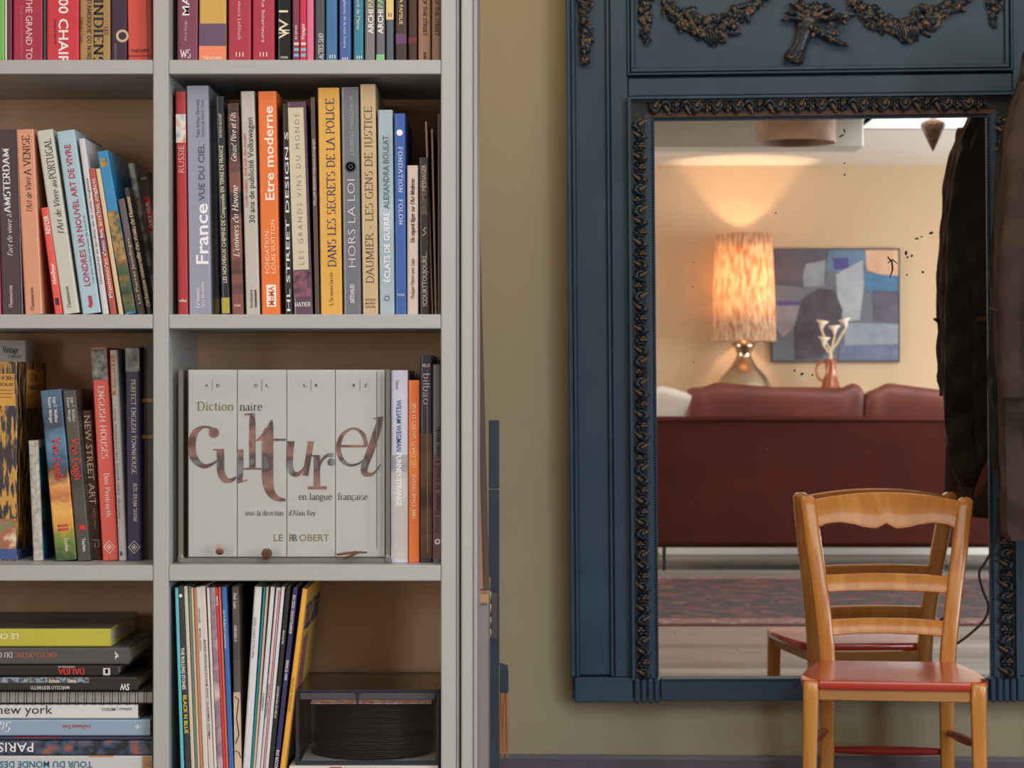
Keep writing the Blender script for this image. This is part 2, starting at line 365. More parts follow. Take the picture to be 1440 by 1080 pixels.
# floor: real boards in the stretch the mirror shows
m_floor = M('oak_boards', (138, 118, 100), .34, mix=((112, 93, 78), (156, 138, 120)), mscale=3, stretch=(1, 9, 1), bump=.3, bscale=30)
fl = bpy.data.objects.new('floor', None); C.objects.link(fl); struct(fl); room_obj(fl, 0, 0)
b = MB(); b.box(-5.2, 4.4, 4.6, 16.2, -.05, -.018); b.build('subfloor', m_floor, fl)
rnd = random.Random(4); pm = []
for k in range(3):
    b = MB(); b.box(-.73, .73, -.083, .083, -.02, 0, .0015)
    pm.append(b.mesh('plank', M('oak_board_%s' % ('pale', 'mid', 'dark')[k], ((140, 132, 124), (118, 107, 98), (102, 90, 80))[k], .48, mix=(((124, 115, 106), (102, 91, 82), (86, 74, 65))[k],), mscale=4, stretch=(1, 8, 1), bump=.3, bscale=25)))
j = 0; yv = 8.2
while yv < 15.2:
    x = -4.0-rnd.random()*1.4
    while x < .6:
        o = link('plank', pm[rnd.choice((0, 1, 1, 2))], fl, (x, yv, 0)); x += 1.4615
    yv += .1695
b = MB(); rr_ = random.Random(6); yv = 4.6
while yv < 15.4:
    x = -5.2-rr_.random()
    if 8.1 < yv < 15.2: x = .62
    while x < 4.3:
        b.box(x, x+1.46, yv, yv+.1665, -.02, -.0012); x += 1.468
    yv += .1695
b.box(-5.2, 4.4, 4.6, 16.2, -.022, -.0205)
tag(b.build('outer_boards', m_floor, fl), kind='stuff')

# ------------------------------------------------------------------ bookcase
m_shelf = M('grey_shelf_paint', (172, 173, 172), .42, k=1.0, bump=.12, bscale=220)
S0 = 3.2; SD = .29
def sx(p): return (p-720)*S0/F
def sz(p): return H-(p-540)*S0/F
bc = thing('bookcase', (sx(237), S0, 0), 'tall grey painted open bookcase filling the left half of the view', 'bookcase')
off = Vector((sx(237), S0, 0))
def part_box(name, x0, x1, y0, y1, z0, z1, m=m_shelf, bev=.0015, par=bc, label=None):
    b = MB(); b.box(x0-off.x, x1-off.x, y0-off.y, y1-off.y, z0, z1, bev); o = b.build(name, m, par)
    if label: o['label'] = label
    return o
for a, c in ((-190, -168), (215, 237), (620, 641)):
    part_box('upright', sx(a), sx(c), S0, S0+SD, 0, 2.5)
for k, (a, c) in enumerate(((-254, -234), (84, 104), (442, 462), (795, 817), (1150, 1172), (1480, 1502))):
    for x0, x1 in ((-168, 215), (237, 620)):
        part_box('shelf_board', sx(x0)+.0004, sx(x1)-.0004, S0+.0006, S0+SD, sz(c), sz(a), bev=.001)
for x0, x1 in ((-168, 215), (237, 620)): part_box('back_panel', sx(x0)-.01, sx(x1)+.01, S0+SD, S0+SD+.006, .1, 2.5, M('back_panel_paint', (208, 174, 140), .6), 0)
part_box('top_board', sx(-190), sx(641), S0, S0+SD, 2.5, 2.53)
part_box('side_filler', sx(641), sx(646.3), S0+.004, S0+SD, 0, 2.53, M('side_filler_paint', (150, 146, 146), .5))
tp = thing('end_panel', (sx(660), S0, 0), 'narrow pale grey upright panel beside the bookcase, across a dark gap', 'panel')
off = Vector((sx(660), S0, 0))
part_box('panel_board', sx(648.4), sx(664.5), S0-.002, S0+.34, 0, 2.53, m_shelf, .002, tp)
part_box('panel_bead', sx(664.6), sx(671), S0+.006, S0+.3, 0, 2.53, M('panel_bead_paint', (168, 162, 164), .4), .002, tp)

# ------------------------------------------------------------------ books
m_pages = M('page_edges', (222, 210, 188), .8, k=1.0, mix=((196, 182, 158),), mscale=40, stretch=(40, 1, 1))
m_pages_l = M('page_edges_lying', (222, 210, 188), .8, k=1.0, mix=((196, 182, 158),), mscale=40, stretch=(1, 1, 40))
FLOORZ = {1: sz(84), 2: sz(442), 3: sz(795), 4: sz(1150)}
def shell(th, ln, dp, c, lying, r=None):
    r = r if r is not None else min(.0032, th*.3); hb = th/2
    def prof(h, y0, rr):
        out = [(-h, dp), (-h, y0+rr)]
        for i in range(1, 4): a = math.pi/2*i/4; out.append((-h+rr-rr*math.cos(a), y0+rr-rr*math.sin(a)))
        out += [(-h+rr, y0), (h-rr, y0)]
        for i in range(1, 4): a = math.pi/2*i/4; out.append((h-rr+rr*math.sin(a), y0+rr-rr*math.cos(a)))
        out += [(h, y0+rr), (h, dp)]; return out
    o = prof(hb, 0, r); i_ = prof(hb-c, c, max(r-c, .0002)); n = len(o); V = []; Fc = []
    for z in (0, ln):
        V += [(t, y, z) for t, y in o]+[(t, y, z) for t, y in i_]
    N = 2*n
    for k in range(n-1):
        Fc += [(k, k+1, N+k+1, N+k), (n+k+1, n+k, N+n+k, N+n+k+1), (k+1, k, n+k, n+k+1), (N+k, N+k+1, N+n+k+1, N+n+k)]
    for k in (0, n-1): Fc.append((k, N+k, N+n+k, n+k) if k == 0 else (k, n+k, N+n+k, N+k))
    if lying: V = [(z-ln/2, y, t+hb) for t, y, z in V]; Fc = [f for f in Fc]
    b = MB(); b.v = V; b.f = Fc; return b
NB = [0]
def spread(par, specs, cx, bot, s, w, mono_u=0):
    """specs: T = text, P = patch, in photo pixels"""
    for ii, sp in enumerate(specs):
        if sp[0] == 'T':      # T, string, dir, u(0..1 or px), y0, y1, h, rgb, style
            _, st, d, u, y0, y1, h, rgb, style = sp
            text(par, st, d, (u-.5)*w, (bot-(y0+y1)/2)*s, (y1-y0)*s, h*s, rgb, style)
        elif sp[0] == 'X':    # X, string, u, y, length, h, rgb, style : horizontal line
            _, st, u, y, ln, h, rgb, style = sp
            text(par, st, 'H', (u-.5)*w, (bot-y)*s, ln*s, h*s, rgb, style)
        elif sp[0] == 'P':    # P, name, u0, u1, y0, y1, material or rgb
            _, nm, u0, u1, y0, y1, m = sp
            if not hasattr(m, 'node_tree'): m = paper(m)
            b = MB(); b.box((u0-.5)*w, (u1-.5)*w, -.00015-.00006*min(ii, 6), .0002, (bot-y1)*s, (bot-y0)*s); b.build(nm, m, par)
        elif sp[0] == 'O':    # ring/disc mark
            _, u, y, ro, ri, rgb = sp
            n = 20; V = []; Fc = []
            for i in range(n):
                a = 2*math.pi*i/n; V += [(ro*s*math.cos(a), ro*s*math.sin(a)), (ri*s*math.cos(a), ri*s*math.sin(a))]
            for i in range(n): j = (i+1) % n; Fc.append((2*i, 2*i+1, 2*j+1, 2*j))
            b = MB(); b.v = [((u-.5)*w+x, -.0007, (bot-y)*s+z) for x, z in V]; b.f = Fc; b.build('printed_mark', ink(rgb), par)
        elif sp[0] == 'L':    # polyline mark: points (u, y) px relative; width px
            _, pts, wd, rgb = sp
            v, f = ribbon([((u-.5)*w, (bot-y)*s, wd*s) for u, y in pts]); b = MB(); b.v = [(x, -.0007, z) for x, z in v]; b.f = f; b.build('printed_mark', ink(rgb), par)
def diamond(u, y, hw, hh, rgb):
    P = [(u-hw, y), (u, y-hh), (u+hw, y), (u, y+hh), (u-hw, y)]; Q = [(u-hw*.5, y), (u, y-hh*.5), (u+hw*.5, y), (u, y+hh*.5), (u-hw*.5, y)]
    return [('L', P, .9, rgb), ('L', Q, .9, rgb), ('O', u, y, 1.6, 0, rgb)]
def bars3(u, y, rgb, w_=.35, hh=3.2):
    out = []
    for k in (-1, 0, 1): out.append(('L', [(u+k*w_*.42, y-hh), (u+k*w_*.42, y+hh)], 1.1, rgb))
    return out
def book(row, xbl, xbr, xtl, ytop, rgb, label, specs=(), dp=.22, inset=.03, soft=False, m=None, group=None, rough=.42, side=None, cat='book', name='book', bot=None):
    Y = S0+inset; s = Y/F; fz = FLOORZ[row] if bot is None else bot
    ybot = 540+(H-fz)/s; hgt_px = ybot-ytop; w = (xbr-xbl)*s
    dx = (xtl-xbl)*s; ang = math.atan2(dx, hgt_px*s)      # + leans right
    # pivot corner: left bottom if leaning left, right bottom if leaning right
    ln = hgt_px*s/math.cos(ang)
    xl = (xbl-720)*s; xr = (xbr-720)*s; ca = math.cos(ang); sa = math.sin(ang)
    w *= ca
    if ang < 0: piv = Vector((xl, Y, fz)); loc = piv+Vector((w/2*ca, 0, -w/2*sa))
    else: piv = Vector((xr, Y, fz)); loc = piv+Vector((-w/2*ca, 0, w/2*sa))
    if abs(ang) < 1e-4: loc = Vector(((xl+xr)/2, Y, fz))
    loc.z += .0004
    t = thing(name, loc, label, cat, group or ROWG[row], ry=ang)
    c = .0008 if soft else .0024
    c = min(c, w*.22)
    mm = m or paper(rgb, rough)
    shell(w, ln, dp, c, False).build('cover', mm, t)
    b = MB(); q = 0 if soft else .003; b.box(-w/2+c, w/2-c, c+.0006, dp-(.0006 if soft else .004), q, ln-max(q, .0005)); b.build('page_block', m_pages, t)
    spread(t, specs, 0, ybot, s, w)
    NB[0] += 1
    return t
ROWG = {1: 'books on the top shelf', 2: 'books on the second shelf', 3: 'books on the third shelf', 4: 'books in the lower stack'}
W_ = (238, 236, 230); K_ = (25, 24, 26)
pic = lambda name, a, *mix, **kw: M(name, a, .4, k=KB, mix=mix, coat=.2, **kw)
# top shelf, left bay
book(1, -12, 6.5, -12, -190, (118, 182, 84), 'bright green book at the far left of the top shelf')
book(1, 6.8, 9.6, 6.8, -190, (210, 214, 205), 'very thin white book beside the bright green one, top shelf', soft=True)
book(1, 10, 16.6, 10, -185, (104, 44, 68), 'thin dark maroon book left of the wide crimson one, top shelf')
book(1, 18, 60, 18, -205, (168, 34, 66), 'wide crimson book with thin white capitals, top shelf, left bay',
     [('T', 'THE GRAND TO', 'D', .55, -3, 84, 9, (230, 200, 200), 'sans'), ('T', "Tirages photographiques d'un architecte", 'D', .31, 8, 84, 3.6, (215, 140, 160), 'sans thin')])
book(1, 60.6, 64.8, 60.6, -190, (40, 62, 70), 'thin blue-green book squeezed left of the chair book with big white zeros', soft=True)
book(1, 65.3, 111, 65.3, -215, (204, 48, 62), 'broad bright red book with big white rounded letters, top shelf',
     [('T', '1000 CHAIRS', 'D', .53, -20, 101, 13.5, (235, 228, 225), 'sans bold'), ('T', 'Charlotte & Peter Fiell', 'D', .28, 27, 63, 3.4, (60, 20, 25), 'sans')])
book(1, 112, 155, 112, -200, (172, 136, 82), 'tan book with large black serif capitals, top shelf, left bay',
     [('T', 'INDIENS', 'D', .62, -1, 92, 13, (30, 24, 20), 'serif bold'), ('T', 'LES', 'D', .88, 38, 50, 5, (60, 44, 30), 'serif'),
      ('T', "D'AMÉRIQUE DU NORD", 'D', .32, 0, 87, 5.6, (50, 38, 28), 'serif'), ('T', 'Edward S. Curtis', 'D', .08, 25, 61, 3.6, (80, 60, 40), 'serif')], m=pic('tan_jacket', (176, 142, 88), (150, 112, 66), mscale=9, mdet=1))
book(1, 156, 178.5, 156, -185, (52, 30, 58), 'dark purple book with a cream ring mark, top shelf',
     [('O', .72, 51, 9, 5.6, (205, 180, 150)), ('T', 'MAISONS DE LUXE', 'D', .3, 62, 86, 2.6, (170, 140, 160), 'sans')])
book(1, 180, 214, 176, -170, (222, 84, 74), 'glossy coral red book leaning left at the right end of the left bay, top shelf',
     [('X', 'TASCHEN', .5, 72, 26, 4.6, (50, 20, 22), 'sans bold'), ('X', 'Bibliotheca Universalis', .5, 79, 32, 2.6, (90, 30, 30), 'serif ital'), ('P', 'jacket_stripe', .78, .97, -160, 96, (160, 40, 42))], rough=.3)
# top shelf, right bay
book(1, 249, 278, 249, -180, (128, 68, 92), 'mauve maroon book with white interlaced initials at its foot, top shelf',
     [('T', 'MAISONS', 'U', .42, -60, 22, 10, W_, 'sans'), ('X', 'WS', .42, 76, 15, 12, W_, 'serif'), ('T', 'Art in Design', 'U', .4, 30, 58, 3.4, (215, 180, 195), 'sans')], rough=.28)
book(1, 280, 318, 280, -170, (206, 164, 84), 'thick book in yellow, purple and orange bands, top shelf',
     [('P', 'colour_band', 0.002, .998, 33.5, 65, (100, 76, 108)), ('P', 'colour_band', .002, .998, 65, 98, (236, 138, 100)), ('X', 'TASCHEN', .5, 82, 26, 4, W_, 'sans')])
book(1, 321, 353, 321, -190, (170, 50, 70), 'red book with small white lettering and three-bar mark, left of its twin, top shelf',
     [('T', 'Casas vinoce Loftbuch', 'D', .5, -20, 56, 5, (235, 170, 175), 'sans')]+bars3(.5, 77, W_))
book(1, 355, 386, 355, -190, (172, 46, 68), 'red book with three-bar mark just left of the black glossy book, top shelf',
     [('T', 'Minimalistische Interieurs', 'D', .5, -60, 60, 5, (235, 190, 190), 'sans')]+bars3(.5, 77, W_))
book(1, 390, 409, 390, -200, (30, 34, 38), 'black glossy book with cream bars across its spine, top shelf',
     [('T', 'W I', 'U', .45, 15, 55, 13, (225, 215, 190), 'sans'), ('L', [(.1, 43), (.9, 43)], 1.4, (225, 215, 190)), ('L', [(.1, 47), (.9, 47)], 1.4, (225, 215, 190)), ('X', 'GWAII', .5, 81, 10, 3, W_, 'sans')], rough=.15)
sq = lambda: [('P', 'colour_square', .25, .95, 60, 64, (225, 205, 190)), ('P', 'colour_square', .25, .95, 68, 72, (120, 185, 210)), ('P', 'colour_square', .25, .95, 76, 80, (120, 185, 210))]
book(1, 411, 420.6, 411, -170, (122, 50, 78), 'slim maroon book with cream and blue squares, top shelf', sq()+[('T', 'les carnets', 'U', .5, 36, 56, 3.5, W_, 'sans ital')])
book(1, 421, 430.6, 421, -170, (196, 40, 72), 'slim crimson book with cream and blue squares, top shelf', sq()+[('T', 'Voyages', 'U', .5, 34, 56, 5, W_, 'sans ital')])
book(1, 431, 441, 431, -165, (220, 112, 144), 'plain pink book, top shelf')
book(1, 443, 456.5, 443, -185, (72, 74, 82), 'dark grey book with white capitals rising from its foot, top shelf', [('T', 'ACTES SUD', 'U', .62, 48, 84, 6.5, (225, 225, 225), 'serif ital')])
book(1, 458, 474, 458, -190, (60, 112, 158), 'plain mid blue book with three-bar mark, top shelf', bars3(.6, 80, W_, .5, 2.6))
book(1, 477, 493.5, 477, -180, (66, 98, 160), 'royal blue book with small pale lettering, top shelf', [('T', 'Guide des plantes de la mer Ivoire', 'D', .5, -30, 68, 4, (190, 205, 230), 'sans')]+bars3(.5, 83, W_, .45, 2))
book(1, 497, 511, 497, -186, (48, 126, 150), 'teal book with small pale lettering, top shelf', [('T', 'Jardins de bord de Maine', 'D', .5, -40, 42, 4.6, (215, 215, 205), 'sans')]+bars3(.6, 81, W_, .5, 2))
book(1, 513, 527, 513, -195, (124, 118, 120), 'grey book with bold white capitals, left of its slimmer twin, top shelf', [('T', 'ARCHI', 'U', .6, 14, 48, 7.5, W_, 'sans bold'), ('T', 'PA', 'U', .6, -3, 11, 7.5, (190, 200, 120), 'sans bold')])
book(1, 529, 541, 529, -195, (104, 104, 110), 'grey book with bold white capitals and a green foot, top shelf', [('T', 'ARCHI', 'U', .5, 14, 48, 7.5, W_, 'sans bold'), ('T', 'PA', 'U', .5, -3, 11, 7.5, (150, 200, 130), 'sans bold'), ('P', 'green_foot', .02, .98, 77, 98, (130, 195, 135))])
book(1, 543, 553.5, 543, -180, (84, 94, 104), 'slate book with a cream upper spine and tiny flag, top shelf',
     [('P', 'cream_band', .01, .99, -170, 28, (222, 196, 128)), ('P', 'flag_stripe', .3, .45, 19, 24, (50, 70, 150)), ('P', 'flag_stripe', .6, .75, 19, 24, (200, 60, 50))])
book(1, 556, 572, 556, -190, (62, 46, 44), 'dark brown book with gold lettering and a purple label, top shelf', [('T', 'ARQUITECTURA PARA FAMILIE', 'D', .5, -80, 35, 5, (225, 195, 130), 'sans'), ('P', 'purple_label', .05, .95, 48, 62, (104, 64, 108))])
book(1, 574, 586.5, 574, -190, (62, 38, 30), 'dark brown book with a maroon label, top shelf', [('P', 'maroon_label', .05, .95, 53, 62, (110, 40, 46))])
book(1, 588, 605.5, 588, -200, (156, 120, 94), 'tan book with black capitals, third from the right end of the top shelf gap', [('T', 'THE ART OF THE STREET', 'D', .55, -36, 51, 5.6, K_, 'sans bold'), ('T', 'BIB', 'D', .55, 74, 84, 4, K_, 'sans bold')])
book(1, 607, 619.5, 607, -200, (150, 116, 92), 'tan book with black capitals against the right upright, top shelf', [('T', 'THE ART OF THE STREET', 'D', .6, -36, 51, 5.6, K_, 'sans bold')])

# second shelf, left bay
book(2, -17, 1.4, -22, 210, (200, 70, 95), 'crimson pink book cut by the left frame edge, second shelf')
book(2, 2, 33, -6, 183, (56, 34, 48), 'dark plum book with bold white serif capitals at the left end, second shelf',
     [('T', 'AMSTERDAM', 'U', .42, 209, 300, 9.5, (240, 236, 236), 'serif bold'), ('T', "l'art de vivre à", 'U', .48, 302, 361, 7, (225, 218, 222), 'serif ital'), ('T', 'Flammarion', 'U', .45, 402, 433, 5, (215, 205, 210), 'serif')], rough=.25)
book(2, 35, 60, 22, 183, (216, 150, 120), 'salmon pink book with dark serif lettering, second shelf',
     [('T', 'A VENISE', 'U', .55, 191, 247, 10, (60, 40, 36), 'serif'), ('T', "l'Art de Vivre", 'U', .55, 250, 299, 8, (70, 46, 40), 'serif ital'), ('T', 'Flammarion', 'U', .45, 405, 437, 5, (90, 60, 50), 'serif')], rough=.25)
book(2, 77, 88, 57, 293, (228, 84, 76), 'small thin red book leaning between salmon and pale grey ones, second shelf',
     [('T', 'REVOIR', 'U', .55, 303, 329, 6.5, W_, 'sans bold'), ('T', 'Honfleur', 'U', .5, 371, 400, 5.5, W_, 'sans bold'), ('P', 'dark_mark', .3, .8, 420, 430, (60, 30, 30))], dp=.16)
book(2, 89, 112, 51, 185, (200, 198, 188), 'pale stone grey book with thin serif lettering leaning left, second shelf',
     [('T', 'PORTUGAL', 'U', .6, 195, 252, 10, (52, 50, 54), 'serif'), ('T', "l'Art de Vivre au", 'U', .6, 254, 330, 8, (60, 58, 62), 'serif ital'), ('T', 'Flammarion', 'U', .45, 404, 434, 5, (70, 68, 70), 'serif')], rough=.25)
book(2, 116, 142, 79, 186, (166, 196, 210), 'light blue book with bold raspberry capitals and a leaf mark, second shelf',
     [('T', 'LONDRES UN NOUVEL ART DE VIVRE', 'U', .5, 203, 404, 8.5, (176, 44, 84), 'sans bold'), ('T', 'Les plus belles adresses de Londres', 'U', .85, 305, 400, 3, (90, 110, 120), 'sans'),
      ('L', [(.45, 434), (.55, 430), (.55, 418)], 5, (186, 44, 80))], rough=.25)
book(2, 144, 153, 110, 196, (206, 205, 210), 'slim white-grey book right of the light blue one, second shelf', [('T', 'Demeures et jardins de la cote anglaise', 'U', .5, 250, 400, 3.4, (90, 90, 95), 'sans')])
book(2, 155, 164.5, 124, 238, (150, 84, 92), 'thin dusty red book with white lettering, second shelf', [('T', 'Promenades dans les jardins anglais', 'U', .5, 250, 420, 4.5, W_, 'serif')], soft=True, m=pic('dusty_jacket', (120, 60, 100), (190, 90, 60), (70, 80, 120), mscale=14))
book(2, 167, 173.5, 134, 238, (216, 194, 158), 'thin cream book right of the dusty red one, second shelf', soft=True)
book(2, 176, 192, 135.5, 214, (52, 138, 190), 'bright blue topped picture book with a small yellow badge, second shelf',
     [('P', 'yellow_badge', .2, .75, 221, 233, pic('badge_print', (225, 180, 90), (60, 50, 40), mscale=90)), ('P', 'gold_print', .02, .98, 296, 366, pic('gold_print', (70, 84, 80), (190, 150, 70), mscale=110)),
      ('P', 'orchard_print', .02, .98, 366, 440, pic('orchard_print', (44, 52, 40), (70, 96, 60), (190, 96, 60), mscale=45))], rough=.25)
book(2, 194, 204, 165, 281, (100, 86, 90), 'short grey-mauve book leaning left, second shelf', [('T', 'Les Pierres Jaundinges', 'U', .5, 335, 428, 4, (200, 190, 180), 'sans'), ('P', 'brown_lower_band', .01, .99, 335, 441, (66, 48, 42))], dp=.17)
book(2, 207, 214, 174, 265, (42, 38, 36), 'black book with cream lettering near the right end of left bay, second shelf', [('T', "déclaration universelle des droits de l'homme", 'U', .5, 275, 432, 5.5, (225, 205, 165), 'serif')])
book(2, 217, 226.5, 179, 231, (120, 118, 112), 'grey book with a dark lattice bridge picture, second shelf', m=pic('lattice_print', (132, 132, 126), (60, 56, 54), mscale=35, contrast=(.46, .54)), inset=.075)
book(2, 228.5, 239, 196, 250, (150, 134, 116), 'brown travel guide with a red title band at the right end, second shelf',
     [('P', 'red_band', .01, .99, 276, 325, (186, 44, 60)), ('T', 'GUIDE VISUEL', 'U', .5, 282, 320, 5, W_, 'sans bold'), ('P', 'dark_top', .01, .99, 251, 275, (72, 52, 40)), ('T', 'VILLE DAO', 'U', .5, 338, 375, 6, (60, 50, 46), 'sans')], inset=.11, dp=.12)
# second shelf, right bay
book(2, 250, 264.5, 246.5, 129, (172, 48, 56), 'narrow red book with a small picture at the left end of right bay, second shelf',
     [('P', 'picture', .03, .97, 161, 201, pic('sky_print', (120, 150, 185), (225, 220, 210), (200, 120, 60), mscale=40)), ('T', 'RUSSIE', 'U', .5, 205, 243, 8.5, (240, 190, 185), 'sans thin'), ('X', 'vilo', .5, 423, 11, 4, (240, 220, 200), 'sans bold')])
book(2, 266, 297, 262, 121, (150, 154, 174), 'big lavender grey book with bold white lettering, second shelf',
     [('T', 'France', 'U', .62, 287, 372, 17, (240, 240, 244), 'sans bold'), ('T', 'VUE DU CIEL', 'U', .64, 203, 283, 8.5, (78, 84, 108), 'sans bold'), ('T', 'Yann Arthus-Bertrand', 'U', .5, 141, 194, 4.6, (92, 96, 116), 'serif'),
      ('T', 'Postface de Patrick Poivre', 'U', .72, 141, 194, 4.0, (108, 112, 130), 'serif ital'), ('T', 'Éditions', 'U', .4, 405, 434, 4.6, (235, 235, 240), 'serif'), ('T', 'de La Martinière', 'U', .62, 397, 434, 4.6, (235, 235, 240), 'serif')], rough=.25, dp=.26)
book(2, 299.5, 309, 296, 140, (54, 66, 68), 'dark teal picture book wedged right of the lavender grey one, second shelf', [('P', 'yellow_foot', .02, .98, 420, 441, (150, 140, 60))], inset=.075, m=pic('teal_print', (50, 66, 70), (86, 98, 100), mscale=10))
book(2, 312, 323.5, 303, 136, (40, 46, 56), 'narrow navy book with a mustard foot, second shelf',
     [('T', 'LES NOUVEAUX CHEMINS DE Compostelle EN TERRE DE FRANCE', 'U', .5, 205, 398, 5.2, (226, 218, 176), 'sans'), ('T', 'PATRICK HUCHET', 'U', .5, 160, 194, 3.6, (215, 215, 200), 'sans'), ('P', 'mustard_foot', .02, .98, 419, 441, (176, 160, 62))], rough=.22)
book(2, 326, 342.5, 319, 146, (116, 70, 64), 'brown and black tobacco-toned book with white script, second shelf',
     [('T', "L'univers du Havane", 'U', .5, 262, 362, 8.5, (240, 232, 226), 'serif ital'), ('T', 'Gérard Père et Fils', 'U', .5, 159, 228, 7.5, (240, 232, 226), 'serif ital'), ('X', 'SOLAR', .5, 430, 9, 3, W_, 'sans')],
     m=pic('tobacco_print', (128, 78, 70), (58, 42, 44), mscale=9, contrast=(.47, .53), stretch=(.2, .2, 1.6)), rough=.22)
book(2, 346, 365.5, 338, 129, (188, 184, 176), 'pale grey book with slim dark and red lettering, second shelf',
     [('T', '30 ans de publicité Volkswagen', 'U', .62, 166, 314, 8, (58, 56, 60), 'sans'), ('T', 'OLIVIER DUBREUIL  RENÉ NOËL  ÉRIC HOLDEN', 'U', .25, 188, 292, 3.6, (190, 60, 60), 'sans'), ('T', 'hoëbeke', 'U', .4, 408, 433, 4.6, (70, 70, 74), 'sans'), ('P', 'dark_line', .66, .8, 408, 433, (80, 80, 84))], rough=.3)
book(2, 368, 394, 362.5, 129, (230, 118, 54), 'bright orange book with bold white lettering, second shelf',
     [('T', 'Etre moderne', 'U', .55, 150, 282, 12.5, (244, 230, 220), 'sans bold'), ('T', 'FONDATION', 'U', .35, 326, 385, 6, (248, 205, 165), 'sans'), ('T', 'LOUIS VUITTON', 'U', .68, 310, 385, 6, (248, 205, 165), 'sans'),
      ('P', 'white_label', .28, .8, 401, 432, (238, 232, 226)), ('T', 'MoMA', 'U', .54, 403, 430, 8.5, (226, 104, 50), 'sans bold')], dp=.25)
book(2, 400.5, 411.5, 396.5, 146, (28, 28, 30), 'black book with white graffiti strokes beside the orange one, second shelf',
     [('T', 'HL STREET DESIGN S', 'U', .5, 186, 438, 5, (225, 225, 225), 'sans')], dp=.24)
book(2, 413, 440, 403, 144, (96, 76, 94), 'purple book with a long cream title panel, second shelf',
     [('P', 'cream_panel', .06, .86, 152, 380, (206, 194, 170)), ('T', 'LES GRANDS VINS DU MONDE', 'U', .5, 160, 373, 7, (110, 96, 88), 'sans thin wide'),
      ('P', 'berry_print', .04, .96, 382, 418, pic('berry_print', (60, 46, 60), (150, 90, 110), mscale=80)), ('X', 'HATIER', .5, 429, 22, 6, W_, 'serif')], rough=.2)
book(2, 443, 449.5, 436, 137, (80, 64, 58), 'thin dark brown book left of the yellow one, second shelf', [('T', 'WILLIAM BEGMAN Hollywood photographs', 'U', .5, 196, 290, 3.6, (210, 200, 190), 'sans')], soft=True)
book(2, 451, 481.5, 446.5, 124, (222, 170, 80), 'wide golden yellow book with navy serif capitals, second shelf',
     [('T', 'DANS LES SECRETS DE LA POLICE', 'U', .56, 139, 376, 11.5, (44, 52, 104), 'serif'), ('T', "L'Iconoclaste", 'U', .5, 383, 430, 4.8, (90, 76, 56), 'serif wide')], rough=.32, dp=.25)
book(2, 483.5, 508, 479.5, 123, (112, 116, 126), 'mid grey book with a round medallion, second shelf',
     [('T', 'HORS LA LOI', 'U', .5, 253, 376, 11, (220, 220, 226), 'sans thin'), ('T', 'LAURENT MARÉCHAUX', 'U', .58, 135, 218, 5.5, (178, 180, 188), 'sans thin'), ('O', .5, 235, 8, 0, (60, 60, 70)), ('O', .5, 235, 6.2, 3.6, (200, 200, 210)), ('O', .5, 235, 2, 0, (220, 220, 225)),
      ('T', 'ARTHAUD', 'U', .5, 400, 427, 6, (240, 240, 244), 'serif')], rough=.25)
book(2, 510, 532, 506, 119, (198, 172, 136), 'tall tan book with thin dark serif capitals, second shelf',
     [('T', 'DAUMIER - LES GENS DE JUSTICE', 'U', .5, 150, 399, 10.5, (74, 58, 48), 'serif thin'), ('X', 'ÉDITIONS', .5, 422, 14, 3, (90, 70, 60), 'sans'), ('X', 'MICHÈLE', .5, 427, 14, 3, (90, 70, 60), 'sans'), ('X', 'TRINCKVEL', .5, 432, 15, 3, (90, 70, 60), 'sans')], rough=.28, dp=.25)
book(2, 534, 555, 531, 155, (164, 184, 194), 'pale blue-grey misty book with two-tone capitals, second shelf',
     [('T', 'ÉCLATS DE GUERRE', 'U', .52, 299, 397, 8, (232, 236, 240), 'sans bold'), ('T', 'ALEXANDRA BOULAT', 'U', .52, 191, 294, 8, (92, 106, 118), 'sans bold'), ('O', .5, 420, 4, 2.8, (92, 106, 118))], m=pic('mist_print', (172, 192, 202), (136, 156, 168), mscale=10))
book(2, 556, 571.5, 554, 160, (54, 94, 166), 'strong blue book with widely spaced white capitals, second shelf',
     [('T', 'FONDATION  FOLON', 'D', .55, 207, 318, 6, (200, 212, 232), 'serif wide'), ('O', .5, 187, 4.4, 0, (235, 238, 244)), ('X', 'FOLON', .5, 415, 9, 3, W_, 'sans')], dp=.23)
book(2, 572.5, 588, 572.3, 233, (206, 188, 178), 'short pinkish white book right of the strong blue one, second shelf',
     [('T', "Un regard léger sur l'Art Moderne", 'U', .5, 252, 342, 5.6, (60, 52, 50), 'serif ital bold'), ('T', 'Philippe Pilvere avec Lippi', 'U', .5, 364, 421, 4.6, (96, 84, 80), 'serif ital')], dp=.15)
book(2, 590.5, 604.5, 588.8, 222, (44, 42, 42), 'short black book with tan and grey capitals, second shelf',
     [('T', 'JEROME', 'U', .5, 270, 302, 6.5, (140, 108, 92), 'sans'), ('T', 'MESNAGER', 'U', .5, 232, 269, 6.5, (186, 160, 140), 'sans bold'), ('T', '!COURTTOUJOURS...', 'U', .5, 355, 431, 6.5, (180, 170, 162), 'sans bold'), ('L', [(.3, 332), (.7, 328), (.4, 324), (.7, 320)], 1, (200, 190, 180))], dp=.15)
book(2, 606.5, 609.5, 597.5, 171, (140, 110, 88), 'thin tan magazine leaning left near the right upright', soft=True, inset=.04, cat='magazine', name='magazine')
book(2, 611.5, 614.5, 606, 182, (120, 94, 76), 'second thin brown magazine, right of the leaning tan one', soft=True, inset=.03, cat='magazine', name='magazine')
book(2, 615.5, 619.5, 615.3, 160, (70, 60, 54), 'thin dark brown album flat against the right upright, second shelf', soft=True, inset=.03)
